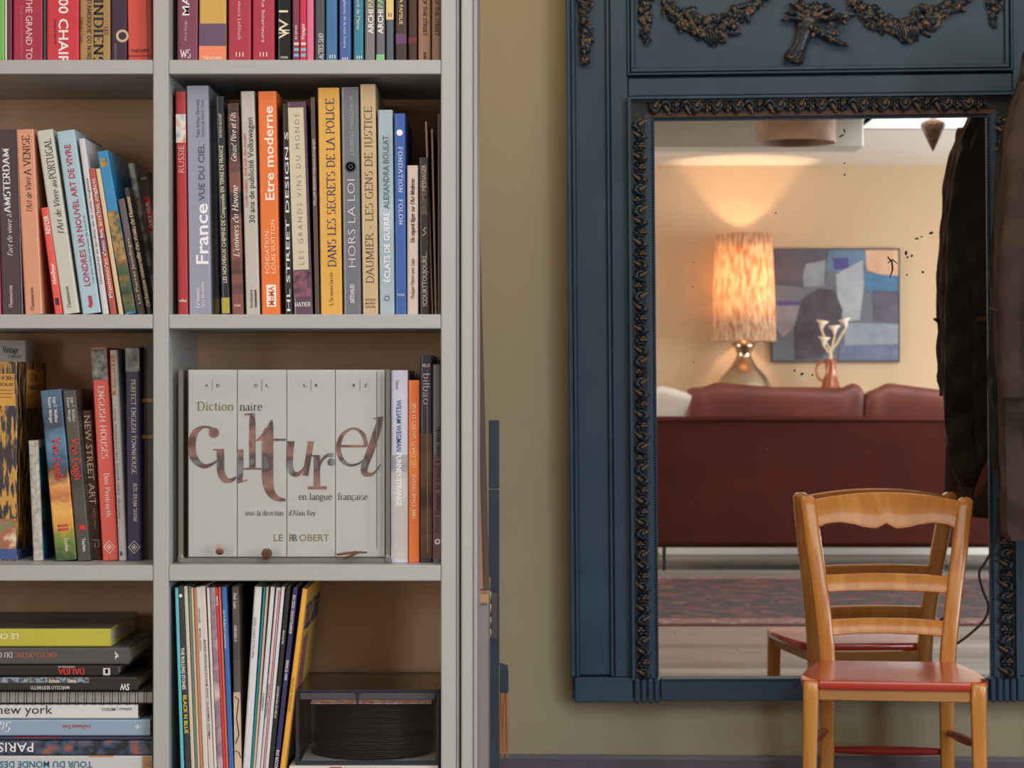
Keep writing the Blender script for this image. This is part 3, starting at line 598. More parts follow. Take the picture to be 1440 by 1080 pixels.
# third shelf, left bay
book(3, -16, 36, -16, 479, (176, 170, 160), 'pale grey box-like book with black script, standing tall at the far left, third shelf', [('X', 'Vintage', .6, 492, 22, 9, (40, 38, 36), 'serif bold'), ('X', 'Classic', .7, 501, 18, 5, (60, 58, 56), 'serif ital')], inset=.19, dp=.08)
m_gold = pic('gilded_print', (40, 32, 46), (66, 52, 56), (196, 148, 62), mscale=75, mdet=3, stretch=(2.0, 2.0, .4), contrast=(.44, .56))
m_gold2 = pic('gilded_side_print', (36, 28, 38), (170, 128, 56), mscale=60, stretch=(2, 2, .22), contrast=(.46, .56))
t = book(3, -44, 24, -44, 509, (60, 50, 50), 'thick gold and black patterned art book with yellow title labels, third shelf',
     [('P', 'yellow_label', .45, .95, 526, 571, (216, 160, 66)), ('X', '1930s', .78, 532, 22, 6, (60, 40, 24), 'serif'), ('X', 'COMMERCIAL ART', .7, 541, 32, 4, (60, 40, 24), 'serif'), ('L', [(.5, 549), (.9, 549)], .8, (90, 60, 30)), ('L', [(.55, 554), (.9, 554)], .8, (90, 60, 30)), ('L', [(.5, 559), (.88, 559)], .8, (90, 60, 30)),
      ('P', 'floral_print', .02, .98, 730, 772, pic('floral_print', (225, 205, 175), (170, 90, 60), (120, 130, 90), mscale=50)), ('P', 'blue_foot', .005, .995, 772, 787, (58, 82, 140))], inset=.085, dp=.26, m=m_gold)
# printed label on the front board (its right side)
s_ = (S0+.085)/F; wd = 68*s_
b = MB(); b.box(wd/2-.0002, wd/2+.0003, .065, .18, (788-575)*s_, (788-519)*s_)
b.build('yellow_label', paper((214, 160, 70)), t)
b = MB(); b.box(wd/2-.0002, wd/2+.00025, .004, .255, .0, 15*s_); b.build('blue_foot', paper((58, 82, 140)), t)
for st, yy_, zz, L_, hh in (('1930s', .115, 531, 48, 10), ('COMMERCIAL ART', .122, 545, 100, 7)):
    V, Fc, W0 = serif_text(st, .12, .05)
    b = MB(); b.v = [(wd/2+.0006, yy_+(x-W0/2)*L_*.001/W0, (788-zz)*s_+(y-.5)*hh*.001) for x, y in V]; b.f = Fc; b.build('title_lettering', ink((60, 40, 24)), t)
t = book(3, 46.5, 60, 39.5, 620, (196, 192, 182), 'short rough pale stone book with a teal patterned cover, third shelf', inset=.075, dp=.15, m=M('rough_stone_cloth', (200, 196, 186), .8, k=KB, mix=((160, 154, 144),), mscale=120, bump=.6, bscale=300))
w0 = (60-46.5)*(S0+.075)/F
b = MB(); b.box(w0/2-.0002, w0/2+.0003, .006, .148, .001, .162); b.build('cover_print', pic('teal_print_cover', (20, 110, 130), (40, 60, 150), (24, 26, 34), (20, 120, 110), mscale=11, mdet=0), t)
m_vg = None
def ramp_z_mat(name, stops, scale, disp, k=KB):
    m = bpy.data.materials.new(name); m.use_nodes = True; nt = m.node_tree; b_ = nt.nodes['Principled BSDF']; b_.inputs['Roughness'].default_value = .35
    tc = nt.nodes.new('ShaderNodeTexCoord'); sp = nt.nodes.new('ShaderNodeSeparateXYZ'); n = nt.nodes.new('ShaderNodeTexNoise'); n.inputs['Scale'].default_value = scale; n.inputs['Distortion'].default_value = 1.6
    ma = nt.nodes.new('ShaderNodeMath'); ma.operation = 'MULTIPLY_ADD'; r = nt.nodes.new('ShaderNodeValToRGB'); r.color_ramp.interpolation = 'LINEAR'
    nt.links.new(tc.outputs['Object'], sp.inputs[0]); nt.links.new(tc.outputs['Object'], n.inputs['Vector']); nt.links.new(n.outputs['Fac'], ma.inputs[0]); ma.inputs[1].default_value = disp; nt.links.new(sp.outputs['Z'], ma.inputs[2])
    mr = nt.nodes.new('ShaderNodeMapRange'); mr.inputs['From Min'].default_value = disp*.5; mr.inputs['From Max'].default_value = disp*.5+.24
    nt.links.new(ma.outputs[0], mr.inputs['Value']); nt.links.new(mr.outputs[0], r.inputs[0])
    el = r.color_ramp.elements; el[0].position = stops[0][0]; el[0].color = col(stops[0][1], k); el[1].position = stops[-1][0]; el[1].color = col(stops[-1][1], k)
    for p_, c_ in stops[1:-1]: e = el.new(p_); e.color = col(c_, k)
    nt.links.new(r.outputs[0], b_.inputs['Base Color']); return m
m_vg = ramp_z_mat('swirling_field_print', [(.02, (60, 84, 48)), (.12, (120, 140, 60)), (.2, (214, 150, 70)), (.3, (232, 178, 90)), (.38, (190, 110, 60)), (.46, (226, 160, 90)), (.52, (80, 60, 50)), (.58, (46, 84, 120)), (.7, (90, 130, 160)), (.82, (40, 60, 84)), (.95, (70, 104, 134))], 30, .05)
red_ = (206, 52, 46)
book(3, 78, 108, 56, 550, (80, 100, 120), 'leaning art book with a blue and orange swirling painted spine, third shelf',
     [('T', 'Van Gogh', 'D', .56, 617, 676, 11.5, red_, 'serif bold'), ('T', 'Ingo F. Walther', 'D', .66, 559, 596, 4.6, W_, 'serif'), ('T', 'Rainer Metzger', 'D', .42, 559, 596, 4.6, W_, 'serif'), ('T', 'II', 'D', .5, 738, 749, 13, red_, 'serif bold'), ('T', 'Taschen', 'D', .6, 758, 777, 4.6, W_, 'serif')], inset=.07, m=m_vg, dp=.2)
book(3, 109, 128, 87.5, 550, (62, 60, 56), 'leaning charcoal art book with red serif lettering, third shelf',
     [('T', 'Van Gogh', 'D', .6, 617, 676, 11.5, red_, 'serif bold'), ('T', 'Ingo F. Walther', 'D', .7, 559, 594, 4.4, (205, 205, 200), 'serif'), ('T', 'Rainer Metzger', 'D', .4, 559, 594, 4.4, (205, 205, 200), 'serif'), ('T', 'I', 'D', .6, 737, 750, 11, red_, 'serif bold'), ('T', 'Taschen', 'D', .6, 758, 777, 4.6, W_, 'serif')], inset=.07, m=pic('charcoal_print', (54, 52, 50), (92, 88, 76), mscale=12), dp=.2)
m_brick = M('printed_brickwork', (112, 74, 56), .5, k=KB); nt = m_brick.node_tree
bt = nt.nodes.new('ShaderNodeTexBrick'); bt.inputs['Color1'].default_value = col((112, 74, 56), KB); bt.inputs['Color2'].default_value = col((84, 56, 46), KB); bt.inputs['Mortar'].default_value = col((60, 42, 36), KB); bt.inputs['Scale'].default_value = 60
tc = nt.nodes.new('ShaderNodeTexCoord'); mp = nt.nodes.new('ShaderNodeMapping'); mp.inputs['Rotation'].default_value = (R(90), 0, 0); nt.links.new(tc.outputs['Object'], mp.inputs[0]); nt.links.new(mp.outputs[0], bt.inputs[0]); nt.links.new(bt.outputs[0], nt.nodes['Principled BSDF'].inputs['Base Color'])
book(3, 129.5, 143.3, 115, 578, (100, 70, 56), 'brown brick-printed book with cream capitals behind the coral one, third shelf',
     [('T', 'NEW STREET ART', 'D', .5, 585, 710, 8.5, (222, 206, 190), 'sans'), ('T', 'sans titre', 'D', .6, 715, 745, 3.4, (180, 160, 150), 'sans'), ('L', [(.2, 768), (.2, 760), (.8, 760), (.8, 770), (.4, 770), (.4, 764)], .9, (215, 200, 190))], inset=.1, m=m_brick, dp=.17)
book(3, 144, 166, 127.5, 490, (222, 94, 84), 'coral pink book with white serif lettering and diamond mark, third shelf',
     [('P', 'engraved_top', .01, .99, 491, 535, pic('engraved_print', (150, 148, 146), (70, 70, 72), mscale=120)), ('T', 'ENGLISH HOUSES', 'D', .52, 543, 646, 8.5, (248, 226, 216), 'serif'), ('T', 'Ben Pentreath', 'D', .58, 666, 728, 7, (248, 226, 216), 'serif')]+diamond(.5, 770, .36, 9, W_), inset=.08)
book(3, 167, 178, 154, 493, (194, 194, 198), 'white-grey book with a tan strip between coral and navy ones, third shelf',
     [('P', 'tan_strip', .02, .6, 499, 556, (176, 126, 82)), ('T', 'LA FABRIQUE', 'D', .35, 505, 550, 3.4, W_, 'sans'), ('T', 'une maison au bord des dunes', 'D', .4, 575, 730, 3.6, (120, 120, 124), 'sans'), ('P', 'blue_square', .2, .5, 776, 782, (40, 90, 130))], inset=.08)
book(3, 179, 199, 176, 489, (50, 50, 90), 'navy book with fine white capitals and diamond mark, third shelf',
     [('P', 'photo_top', .01, .99, 490, 523, pic('mirror_print', (66, 76, 84), (160, 170, 172), mscale=60)), ('T', 'PERFECT ENGLISH TOWNHOUSE', 'D', .55, 534, 667, 6.2, (226, 222, 214), 'serif'), ('T', 'ROS BYAM SHAW', 'D', .6, 680, 734, 5.4, (226, 222, 214), 'serif')]+diamond(.5, 770, .4, 9, W_), inset=.08)
book(3, 200, 221, 200, 486, (60, 44, 36), 'dark brown photographic book with gold bands at the right end, third shelf',
     [('P', 'gold_band', .02, .98, 561, 566, (150, 112, 60)), ('P', 'gold_band', .02, .98, 612, 617, (140, 104, 56))], inset=.1, m=pic('shelf_photo_print', (54, 40, 34), (28, 22, 22), mscale=20))
# third shelf, right bay: glass case with four volumes
IN = .035; Yc = S0+IN; sc = Yc/F
zf = FLOORZ[3]
cx0, cx1 = (251-720)*sc, (548-720)*sc; ctop = H-(519-540)*sc; ch = ctop-zf
m_glass = thin_glass('clear_glass', (.97, .985, .98))
m_edge = M('grey_glass_seam', (112, 112, 106), .2, k=1.0, spec=.8)
gc = thing('glass_display_case', ((cx0+cx1)/2, Yc, zf), 'open-topped clear glass case around four white volumes, third shelf', 'glass case')
hw = (cx1-cx0)/2; D0 = .2
def pane(x0, x1, y0, y1, z0, z1):
    b = MB(); b.box(x0, x1, y0, y1, z0, z1); b.build('glass_pane', m_glass, gc)
pane(-hw+.004, hw-.004, 0, .003, .008, ch); pane(-hw, -hw+.003, .004, D0, .008, ch); pane(hw-.003, hw, .004, D0, .008, ch); pane(-hw+.004, hw-.004, D0, D0+.003, .008, ch)
def seam(x0, x1, y0, y1, z0, z1, nm='seam'):
    b = MB(); b.box(x0, x1, y0, y1, z0, z1, .001); b.build(nm, m_edge, gc)
seam(-hw, hw, 0, D0+.003, 0, .0075, 'case_base')
for x0 in (-hw-.0005, hw-.006): seam(x0, x0+.0065, -.001, .0035, .008, ch)
seam(-hw+.0045, -hw+.0065, .004, .006, .008, ch); seam(hw-.019, hw-.0175, -.0006, .0, .02, ch-.004)
b = MB()
for sgn in (-1, 1): b.lathe([(.0040, 0), (.0048, .002), (.0048, .008), (.003, .012)], 10, Matrix.Translation((sgn*(hw-.003), .001, .001)))
b.build('corner_foot', m_edge, gc)
# the four volumes
IV = .048; Yv_ = S0+IV; sv = Yv_/F
m_vol = paper((214, 213, 214), .34)
m_face = pic('portrait_print', (112, 76, 72), (176, 128, 120), (88, 70, 78), (150, 150, 160), mscale=17, mdet=2, contrast=(.38, .62))
vols = []
edges = [264, 333.3, 403, 471.5, 541]
nms = ['AD', 'DL', 'LR', 'RZ']; which = ['first', 'second', 'third', 'fourth']
gold = (150, 132, 84)
for i in range(4):
    x0, x1 = edges[i]+.3, edges[i+1]-.3
    zb = zf+.0085; ybv = 540+(H-zb)/sv; wv = (x1-x0)*sv; lv = (ybv-520)*sv
    t = thing('dictionary_volume', (((x0+x1)/2-720)*sv, Yv_, zb), '%s from the left of the four white volumes in the glass case' % which[i], 'book', 'white dictionary volumes in the glass case')
    shell(wv, lv, .14, .002, False, .002).build('cover', m_vol, t)
    b = MB(); b.box(-wv/2+.002, wv/2-.002, .003, .137, .002, lv-.002); b.build('page_block', m_pages, t)
    vols.append((t, (x0+x1)/2, ybv))
    cxm = (x0+x1)/2
    for ch_, dxp in ((nms[i][0], -8), (nms[i][1], 8)): text(t, ch_, 'H', dxp*sv, (ybv-542)*sv, 4.6*sv, 4*sv, (70, 62, 52), 'sans bold')
    v, f = ribbon([(0, (ybv-534)*sv, .0006), (0, (ybv-550)*sv, .0006)]); b = MB(); b.v = [(x, -.0006, z) for x, z in v]; b.f = f; b.build('printed_rule', ink((120, 116, 110)), t)
def vtext(i, st, x0, x1, y, h, rgb, style):   # photo px span on volume i
    t, cxm, ybv = vols[i]; text(t, st, 'H', ((x0+x1)/2-cxm)*sv, (ybv-y)*sv, (x1-x0)*sv, h*sv, rgb, style)
vtext(0, 'Diction', 277, 329, 571, 12, gold, 'serif'); vtext(1, 'naire', 337, 369, 571.5, 12, (96, 90, 80), 'serif')
vtext(2, 'en langue', 420, 467, 698, 10, (96, 84, 66), 'serif'); vtext(3, 'française', 475, 517, 698, 10, (96, 84, 66), 'serif')
vtext(1, 'sous la direction', 344, 399, 721, 7.5, (96, 92, 92), 'serif'); vtext(2, "d'Alain Rey", 406, 444, 721, 7.5, (96, 92, 92), 'serif')
vtext(1, 'LE', 385, 398, 756, 9.5, gold, 'sans'); vtext(2, 'OBERT', 421, 463, 756, 9.5, gold, 'sans')
vtext(2, 'R', 407, 414, 756, 9.5, gold, 'sans bold'); vtext(2, 'R', 412, 419, 756, 9.5, (110, 116, 140), 'sans bold')
# big letters cut from a portrait, split over the volumes; coordinates in a 4.5x enlargement of (240, 560)
def stroke(vi, pts, sm=True, n=8):
    t, cxm, ybv = vols[vi]
    p = bez(pts, n) if sm and len(pts) > 2 else pts
    q = [((240+x/4.5-cxm)*sv, (ybv-(560+y/4.5))*sv, w/4.5*sv*1.06) for x, y, w in p]
    return q
def big(vi, strokes, balls=()):
    t, cxm, ybv = vols[vi]; b = MB()
    lim = (vols[vi][1], )
    hwv = (edges[vi+1]-edges[vi])/2*sv-.0004
    for k, st in enumerate(strokes):
        v, f = ribbon(stroke(vi, st)); yy_ = -.0008-.00003*k
        o_ = len(b.v); b.v += [(max(-hwv, min(hwv, x)), yy_, z) for x, z in v]; b.f += [tuple(i+o_ for i in q) for q in f]
    for x, y, r_ in balls:
        n = 18; cx_ = (240+x/4.5-cxm)*sv; cz_ = (ybv-(560+y/4.5))*sv; o_ = len(b.v)
        b.v += [(cx_+r_/4.5*sv*math.cos(2*math.pi*i/n), -.0012, cz_+r_/4.5*sv*math.sin(2*math.pi*i/n)) for i in range(n)]; b.f.append(tuple(o_+i for i in range(n)))
    b.build('large_letters', m_face, t)
big(0, [[(262, 192, 20), (215, 181, 14), (165, 205, 34), (138, 260, 46), (134, 315, 48), (150, 380, 44), (205, 428, 28), (255, 420, 18), (300, 392, 12)],
        [(268, 325, 9), (336, 325, 9)], [(316, 325, 44), (316, 400, 44), (320, 470, 44), (345, 515, 36), (382, 520, 24), (416, 498, 12)]], [(274, 218, 32)])
big(1, [[(445, 328, 30), (444, 420, 32), (440, 525, 30)], [(424, 535, 8), (486, 518, 8)], [(424, 330, 8), (458, 327, 8)],
        [(518, 98, 30), (518, 200, 38), (518, 440, 38)], [(466, 104, 10), (534, 97, 10)], [(460, 446, 9), (574, 446, 9)],
        [(641, 138, 12), (628, 200, 44), (615, 262, 66), (614, 400, 68), (616, 520, 66), (632, 590, 52), (668, 630, 34), (728, 645, 14)], [(648, 262, 12), (730, 262, 12)], [(542, 268, 6), (590, 240, 34), (620, 200, 46)]])
big(2, [[(763, 276, 38), (757, 350, 38), (755, 420, 36), (770, 470, 34), (805, 480, 26), (845, 440, 12), (872, 375, 8)], [(738, 276, 8), (785, 276, 8)], [(888, 276, 34), (872, 380, 34), (853, 490, 34)], [(865, 277, 8), (908, 277, 8)],
        [(926, 362, 38), (926, 460, 38), (926, 565, 38)], [(868, 566, 18), (988, 566, 18)], [(888, 364, 9), (946, 364, 9)], [(936, 450, 8), (958, 392, 14), (995, 360, 20), (1030, 362, 26)]], [(1018, 404, 24)])
big(3, [[(1066, 303, 14), (1238, 303, 14)], [(1238, 303, 22), (1222, 235, 24), (1180, 196, 14), (1135, 196, 12), (1085, 235, 24), (1062, 310, 28), (1082, 385, 26), (1130, 422, 16), (1185, 415, 12), (1228, 385, 8)],
        [(1330, 124, 30), (1305, 210, 42), (1262, 340, 44), (1228, 430, 42), (1232, 475, 34), (1275, 480, 18), (1308, 450, 10), (1328, 415, 6)], [(1284, 128, 8), (1350, 119, 8)]])
# dried finds lying on the case rim
m_husk = M('dried_husk', (120, 84, 66), .8, k=1.1, mix=((78, 54, 46),), mscale=90, bump=.8, bscale=200)
def rest(name, label, cat, xp, yp, fn):
    o = thing(name, ((xp-720)*sc, Yc-.008, H-(yp-540)*(Yc-.008)/F), label, cat); fn(o); return o
def f_tuft(o):
    b = MB(); b.ball((0, 0, .003), .006, .005, .0045); b.build('seed_body', m_husk, o, True)
    b = MB(); rr = random.Random(3)
    for k in range(16):
        a = -1.2+2.4*k/15; b.tube([(0, 0, .004), (math.sin(a)*.007, 0, .004+math.cos(a)*.006), (math.sin(a)*.010, rr.uniform(-.002, .002), .004+math.cos(a)*.011)], [.0005, .0004, .0002], 4)
    b.build('bristles', M('dry_bristle', (178, 140, 110), .8), o)
rest('dried_seed_head', 'small bristly dried seed head on the glass case rim', 'seed head', 310, 779, f_tuft)
def f_cone(o):
    b = MB()
    for k in range(9):
        z = .002+k*.0016; r_ = .0055*math.sin(math.pi*(k+1.2)/11)
        for j in range(6): a = j*math.pi/3+k*.5; b.ball((r_*math.cos(a), r_*math.sin(a), z), .0026, .0018, .0016, 6, 4, Matrix.Rotation(a, 4, 'Z'))
    b.build('cone_scales', m_husk, o, True)
    b = MB(); b.lathe([(.001, 0), (.003, .003), (.004, .009), (.001, .016)], 8); b.build('cone_core', m_husk, o, True)
rest('small_cone', 'small brown cone at the foot of the glass case front', 'cone', 376, 787.5, f_cone)
def f_twig(o):
    b = MB(); b.tube([(-.021, 0, .003), (-.008, -.001, .005), (.006, .001, .0065), (.022, 0, .006)], [.0015, .002, .0018, .001], 7); b.build('twig_piece', m_husk, o, True)
    b = MB(); b.tube([(-.011, -.003, -.002), (-.002, -.004, .001), (.006, -.003, .005), (.015, -.002, .0075)], [.002, .0022, .0018, .001], 7); b.build('twig_piece', m_husk, o, True)
rest('dried_twigs', 'two crossed dried brown twigs at the case foot, right', 'twigs', 495, 783, f_twig)
book(3, 549.5, 573.5, 549.5, 521, (196, 198, 212), 'pale lilac white book with blue capitals and snowy photograph, third shelf',
     [('P', 'snow_print', .02, .98, 640, 786, pic('snow_print', (206, 198, 198), (170, 160, 164), mscale=14, contrast=(.3, .7))), ('P', 'hill_print', .02, .98, 640, 664, pic('hill_print', (130, 132, 150), (180, 176, 184), mscale=30)), ('T', 'Simon', 'D', .4, 535, 548, 4.2, (110, 110, 120), 'serif'),
      ('T', 'WILLIAM WEGMAN', 'D', .48, 563, 635, 7, (66, 92, 150), 'sans bold'), ('T', 'FUNNEY/STRANGE', 'D', .48, 638, 712, 7, (240, 240, 244), 'sans bold')], inset=.045)
book(3, 574.2, 590, 574.2, 535, (230, 124, 60), 'orange book with pale lettering beside the lilac white one, third shelf',
     [('T', 'UNE CHARTREUSE - LES CHATS SACRÉS D ASIE', 'U', .5, 566, 730, 5.2, (250, 214, 176), 'serif')], inset=.045, m=pic('orange_print', (232, 128, 58), (214, 96, 56), mscale=10))
book(3, 591, 607.5, 591, 500, (48, 54, 76), 'tall navy and brown photographic book with thin white lettering, third shelf',
     [('T', 'bilbao', 'D', .55, 526, 569, 10, (220, 222, 230), 'sans thin'), ('X', 'ALLAI', .5, 514, 10, 5, W_, 'sans'), ('P', 'night_print', .02, .98, 610, 785, pic('night_print', (46, 34, 30), (120, 88, 64), mscale=16)), ('L', [(.6, 520), (.62, 778)], .6, (180, 160, 140))], inset=.045)
book(3, 608.5, 619.6, 608.5, 513, (104, 104, 118), 'grey book with black lettering against the right upright, third shelf',
     [('T', 'Femmes, le travail à corps perdu', 'U', .65, 600, 724, 7, (24, 22, 26), 'serif bold'), ('T', 'ÉTÉ 2010', 'U', .6, 728, 750, 4, (50, 46, 50), 'sans'), ('P', 'wine_foot', .02, .98, 640, 786, (112, 84, 92)), ('O', .6, 762, 4, 2, W_)], inset=.045)

# fourth shelf, left bay: lying stack (from the bottom upwards)
def lying(ytop, ybot, xl, xr, rgb, label, texts=(), patches=(), inset=.02, dp=.22, soft=False, m=None, rz=0, name='book', cat='book'):
    Y = S0+inset; s = Y/F; w = (xr-xl)*s; h = (ybot-ytop)*s-.0004
    loc = Vector((((xl+xr)/2-720)*s, Y, H-(ybot-540)*s)); t = thing(name, loc, label, cat, ROWG[4])
    c = min(.0008 if soft else .0022, h*.2); mm = m or paper(rgb)
    shell(h, w, dp, c, True, min(.0025, h*.25)).build('cover', mm, t)
    b = MB(); q = .0006 if soft else .0035; b.box(-w/2+q, w/2-q, c+.001, dp-.003, c, h-c); b.build('page_block', m_pages_l, t)
    for x0, x1, y0, y1, m_ in patches:
        if not hasattr(m_, 'node_tree'): m_ = paper(m_)
        b = MB(); b.box((x0-(xl+xr)/2)*s, (x1-(xl+xr)/2)*s, -.0004, .0002, (ybot-y1)*s, (ybot-y0)*s); b.build('printed_panel', m_, t)
    for st, d, x0, x1, y, hh, c_, style in texts:
        text(t, st, d, ((x0+x1)/2-(xl+xr)/2)*s, (ybot-y)*s, (x1-x0)*s, hh*s, c_, style)
    return t
m_paris = pic('night_city_print', (34, 36, 46), (64, 84, 112), (150, 90, 74), mscale=55, contrast=(.4, .66))
lying(1087, 1149.6, -120, 216, (120, 116, 110), 'thick grey box file lying at the bottom of the left stack', dp=.26)
lying(1062.5, 1086.5, -130, 214, (198, 200, 202), 'white book with upside-down blue capitals near the bottom of the stack', [('TOUR DU MONDE DES', 'I', 0, 130, 1075, 9, (30, 110, 140), 'sans bold'), ('SE', 'D', 204, 213, 1075, 9, (120, 92, 60), 'serif')], [(200, 213.5, 1063.5, 1085, (176, 140, 100)), (125, 160, 1062.8, 1064.5, (210, 150, 60))], dp=.26)
lying(1041, 1062, -140, 214.5, (44, 46, 54), 'dark city photograph book with white upside-down capitals in the stack', [('PARIS', 'I', -3, 47, 1051, 13, (235, 235, 238), 'sans')], m=m_paris, dp=.25)
lying(1035.5, 1040.6, -140, 214, (50, 56, 84), 'very thin navy book with a red stripe in the stack', [], [(20, 85, 1036, 1037.5, (150, 40, 44))], soft=True, dp=.24)
lying(1011.5, 1035, -120, 211, (142, 166, 190), 'pale blue book with small upside-down red lettering in the stack', [('Guillaume Evin', 'I', 88, 128, 1022, 5, (196, 60, 70), 'serif'), ('Stars', 'I', -18, 17, 1022, 14, (232, 234, 238), 'serif ital'), ('+', 'H', 189, 198, 1022, 9, (220, 220, 225), 'sans')], dp=.24)
lying(990.5, 1011, -130, 194, (218, 218, 220), 'white book reading two dark lower-case words in the stack', [('new york', 'H', -4, 74, 997.5, 12.5, (60, 62, 70), 'sans'), ('teNeues | MENDO', 'I', 143, 186, 997.5, 4.4, (90, 90, 94), 'sans')], dp=.23)
# spiral notebook
s = (S0+.015)/F
nb = thing('spiral_notebook', ((40-720)*s, S0+.015, H-(990-540)*s), 'wire-bound grey notebook lying in the middle of the stack', 'notebook', ROWG[4])
wn = 362*s
b = MB(); b.box(-wn/2, wn/2, .006, .23, .0, .0012); b.box(-wn/2, wn/2, .006, .23, .0158, .017); b.build('cover', M('notebook_card', (66, 60, 58), .5), nb)
b = MB()
for k in range(13): b.box(-wn/2+.002+.0006*(k % 2), wn/2-.002, .007+.0004*(k % 3), .228, .0014+k*.0011, .0014+k*.0011+.0009)
b.build('page_block', M('grey_pages', (196, 192, 188), .8), nb)
cm = []; b = MB()
for dxx in (0, .0034): b.tube([(dxx+.0007*math.cos(a_), .0065-.0085*math.cos(a_-math.pi/2+1.57), .0085+.0102*math.sin(a_)) for a_ in [k*2*math.pi/16 for k in range(17)]], .0006, 5)
cmesh = b.mesh('wire_ring', M('black_wire', (40, 38, 38), .3, metal=.6), True)
for k in range(30): link('wire_ring', cmesh, nb, (-wn/2+.006+k*.0121, 0, 0))
lying(951.5, 971.5, -120, 193, (34, 34, 36), 'black book with a strip of street pictures along its spine, in the stack', [('MARCELLO BERTINETTI', 'I', 43, 98, 967, 4.6, (225, 225, 225), 'serif'), ('SW', 'I', 169, 182, 966, 9, W_, 'sans bold')], [(-100, 125, 952.5, 960, pic('street_print', (60, 64, 66), (150, 170, 190), (40, 44, 44), (190, 180, 170), mscale=50, contrast=(.4, .6)))], inset=.012, dp=.25)
lying(935, 951.2, -100, 166, (30, 28, 30), 'thin black book with red upside-down capitals, in the stack', [('DALIDA', 'I', 82, 119, 944, 9, (226, 60, 56), 'serif bold'), ('TOUTE UNE VIE', 'I', 82, 106, 937.5, 2, W_, 'sans')], [(145, 155, 939.5, 949.5, (214, 205, 200)), (148, 152, 941, 947, (180, 50, 46))], dp=.2)
lying(910, 934.6, -120, 181, (78, 75, 78), 'charcoal book with orange and white upside-down serif capitals, second from top of stack', [('ENCYCLOPÉDIE', 'I', 21, 80, 921, 7, (196, 108, 84), 'serif'), ('DU C', 'I', -3, 18, 921, 7.5, (226, 222, 216), 'serif'), ('y', 'U', 157, 168, 921, 5, W_, 'serif bold')], dp=.24)
t = lying(884, 909.6, -110, 155.5, (186, 182, 62), 'olive yellow spined book with a dark pictorial cover, on top of the stack', [('LE CHAT', 'I', -20, 26, 895, 7.5, (232, 232, 206), 'sans bold'), ('* * *', 'I', 126, 144, 895, 2.5, (215, 215, 160), 'sans')], dp=.235)
b = MB(); wt = 265.5*(S0+.02)/F; ht = 25.6*(S0+.02)/F; b.box(-wt/2+.001, wt/2-.001, .004, .234, ht-.0004, ht+.0002); b.build('cover_picture', pic('dark_cover_print', (44, 42, 42), (96, 92, 88), (50, 48, 46), mscale=9), t)

# fourth shelf, right bay: record sleeves
def slv(xb0, xb1, xt0, yt, rgb, label, specs=(), m=None, inset=.012, dp=.27):
    # bottoms are given at photo row 1080; continue the slope down to the board
    k = (1150-yt)/(1080-yt); d = (xb0-xt0)*k
    return book(4, xt0+d, xt0+d+(xb1-xb0), xt0, yt, rgb, label, specs, dp=dp, inset=inset, soft=True, m=m, group='record sleeves on the fourth shelf', cat='record sleeve', name='record_sleeve')
slv(254, 258.6, 245.8, 827, (96, 186, 200), 'turquoise record sleeve at the far left, fourth shelf')
slv(260, 268, 250, 825, (54, 52, 60), 'black record sleeve with white and yellow lettering, fourth shelf', [('T', 'THE ROLLING STONES', 'D', .4, 911, 970, 4.6, W_, 'sans bold'), ('T', 'BLACK N BLUE', 'D', .5, 978, 1032, 5, (226, 206, 70), 'sans bold'), ('O', .45, 838, 2.4, 0, W_)])
slv(268.7, 273.8, 258.4, 825, (206, 196, 176), 'cream record sleeve right of the black one with yellow lettering, fourth shelf')
slv(274.2, 277.6, 264.6, 825, (110, 124, 108), 'sage green thin record sleeve, fourth shelf')
slv(278, 281, 268.4, 827, (200, 190, 164), 'thin ivory record sleeve between sage green and brown-orange ones, fourth shelf')
slv(281.4, 285, 272.2, 827, (196, 126, 88), 'brown-orange thin record sleeve, fourth shelf')
slv(285.4, 292.6, 275.4, 826, (212, 208, 204), 'white record sleeve with faint vertical lettering, left group, fourth shelf', [('T', 'DAVID BOWIE', 'D', .5, 856, 876, 2.8, (90, 90, 90), 'sans'), ('T', 'MICHAEL JACKSON', 'D', .5, 884, 915, 2.8, (110, 60, 60), 'sans')])
slv(293, 300.4, 280.8, 825, (214, 200, 196), 'pinkish white record sleeve with black lettering, fourth shelf', [('T', 'BANDE ORIGINALE DU FILM', 'D', .5, 900, 965, 2.8, K_, 'sans'), ('T', 'DIVA  VLADIMIR COSMA', 'D', .5, 968, 1040, 2.8, K_, 'sans')])
slv(301, 304.6, 290.6, 827, (218, 214, 206), 'thin white record sleeve right of the pinkish white one, fourth shelf')
slv(305, 313.6, 294.4, 827, (186, 166, 178), 'mottled mauve record sleeve, fourth shelf', m=pic('mauve_print', (190, 170, 182), (140, 112, 130), (214, 200, 196), mscale=20))
slv(314, 317.6, 302.6, 827, (206, 58, 66), 'bright red record sleeve, fourth shelf', [('T', 'YMCA', 'D', .5, 838, 852, 2.6, W_, 'sans bold')])
slv(318, 321, 307, 826, (208, 104, 84), 'orange-red thin record sleeve left of the blue one, fourth shelf')
slv(321.5, 328.6, 311.2, 826, (58, 108, 178), 'royal blue record sleeve, fourth shelf', [('T', 'LES PLUS BELLES CHANSONS', 'D', .35, 858, 912, 2.6, W_, 'sans')])
m_chi = pic('chicago_print', (96, 88, 84), (70, 62, 60), mscale=15)
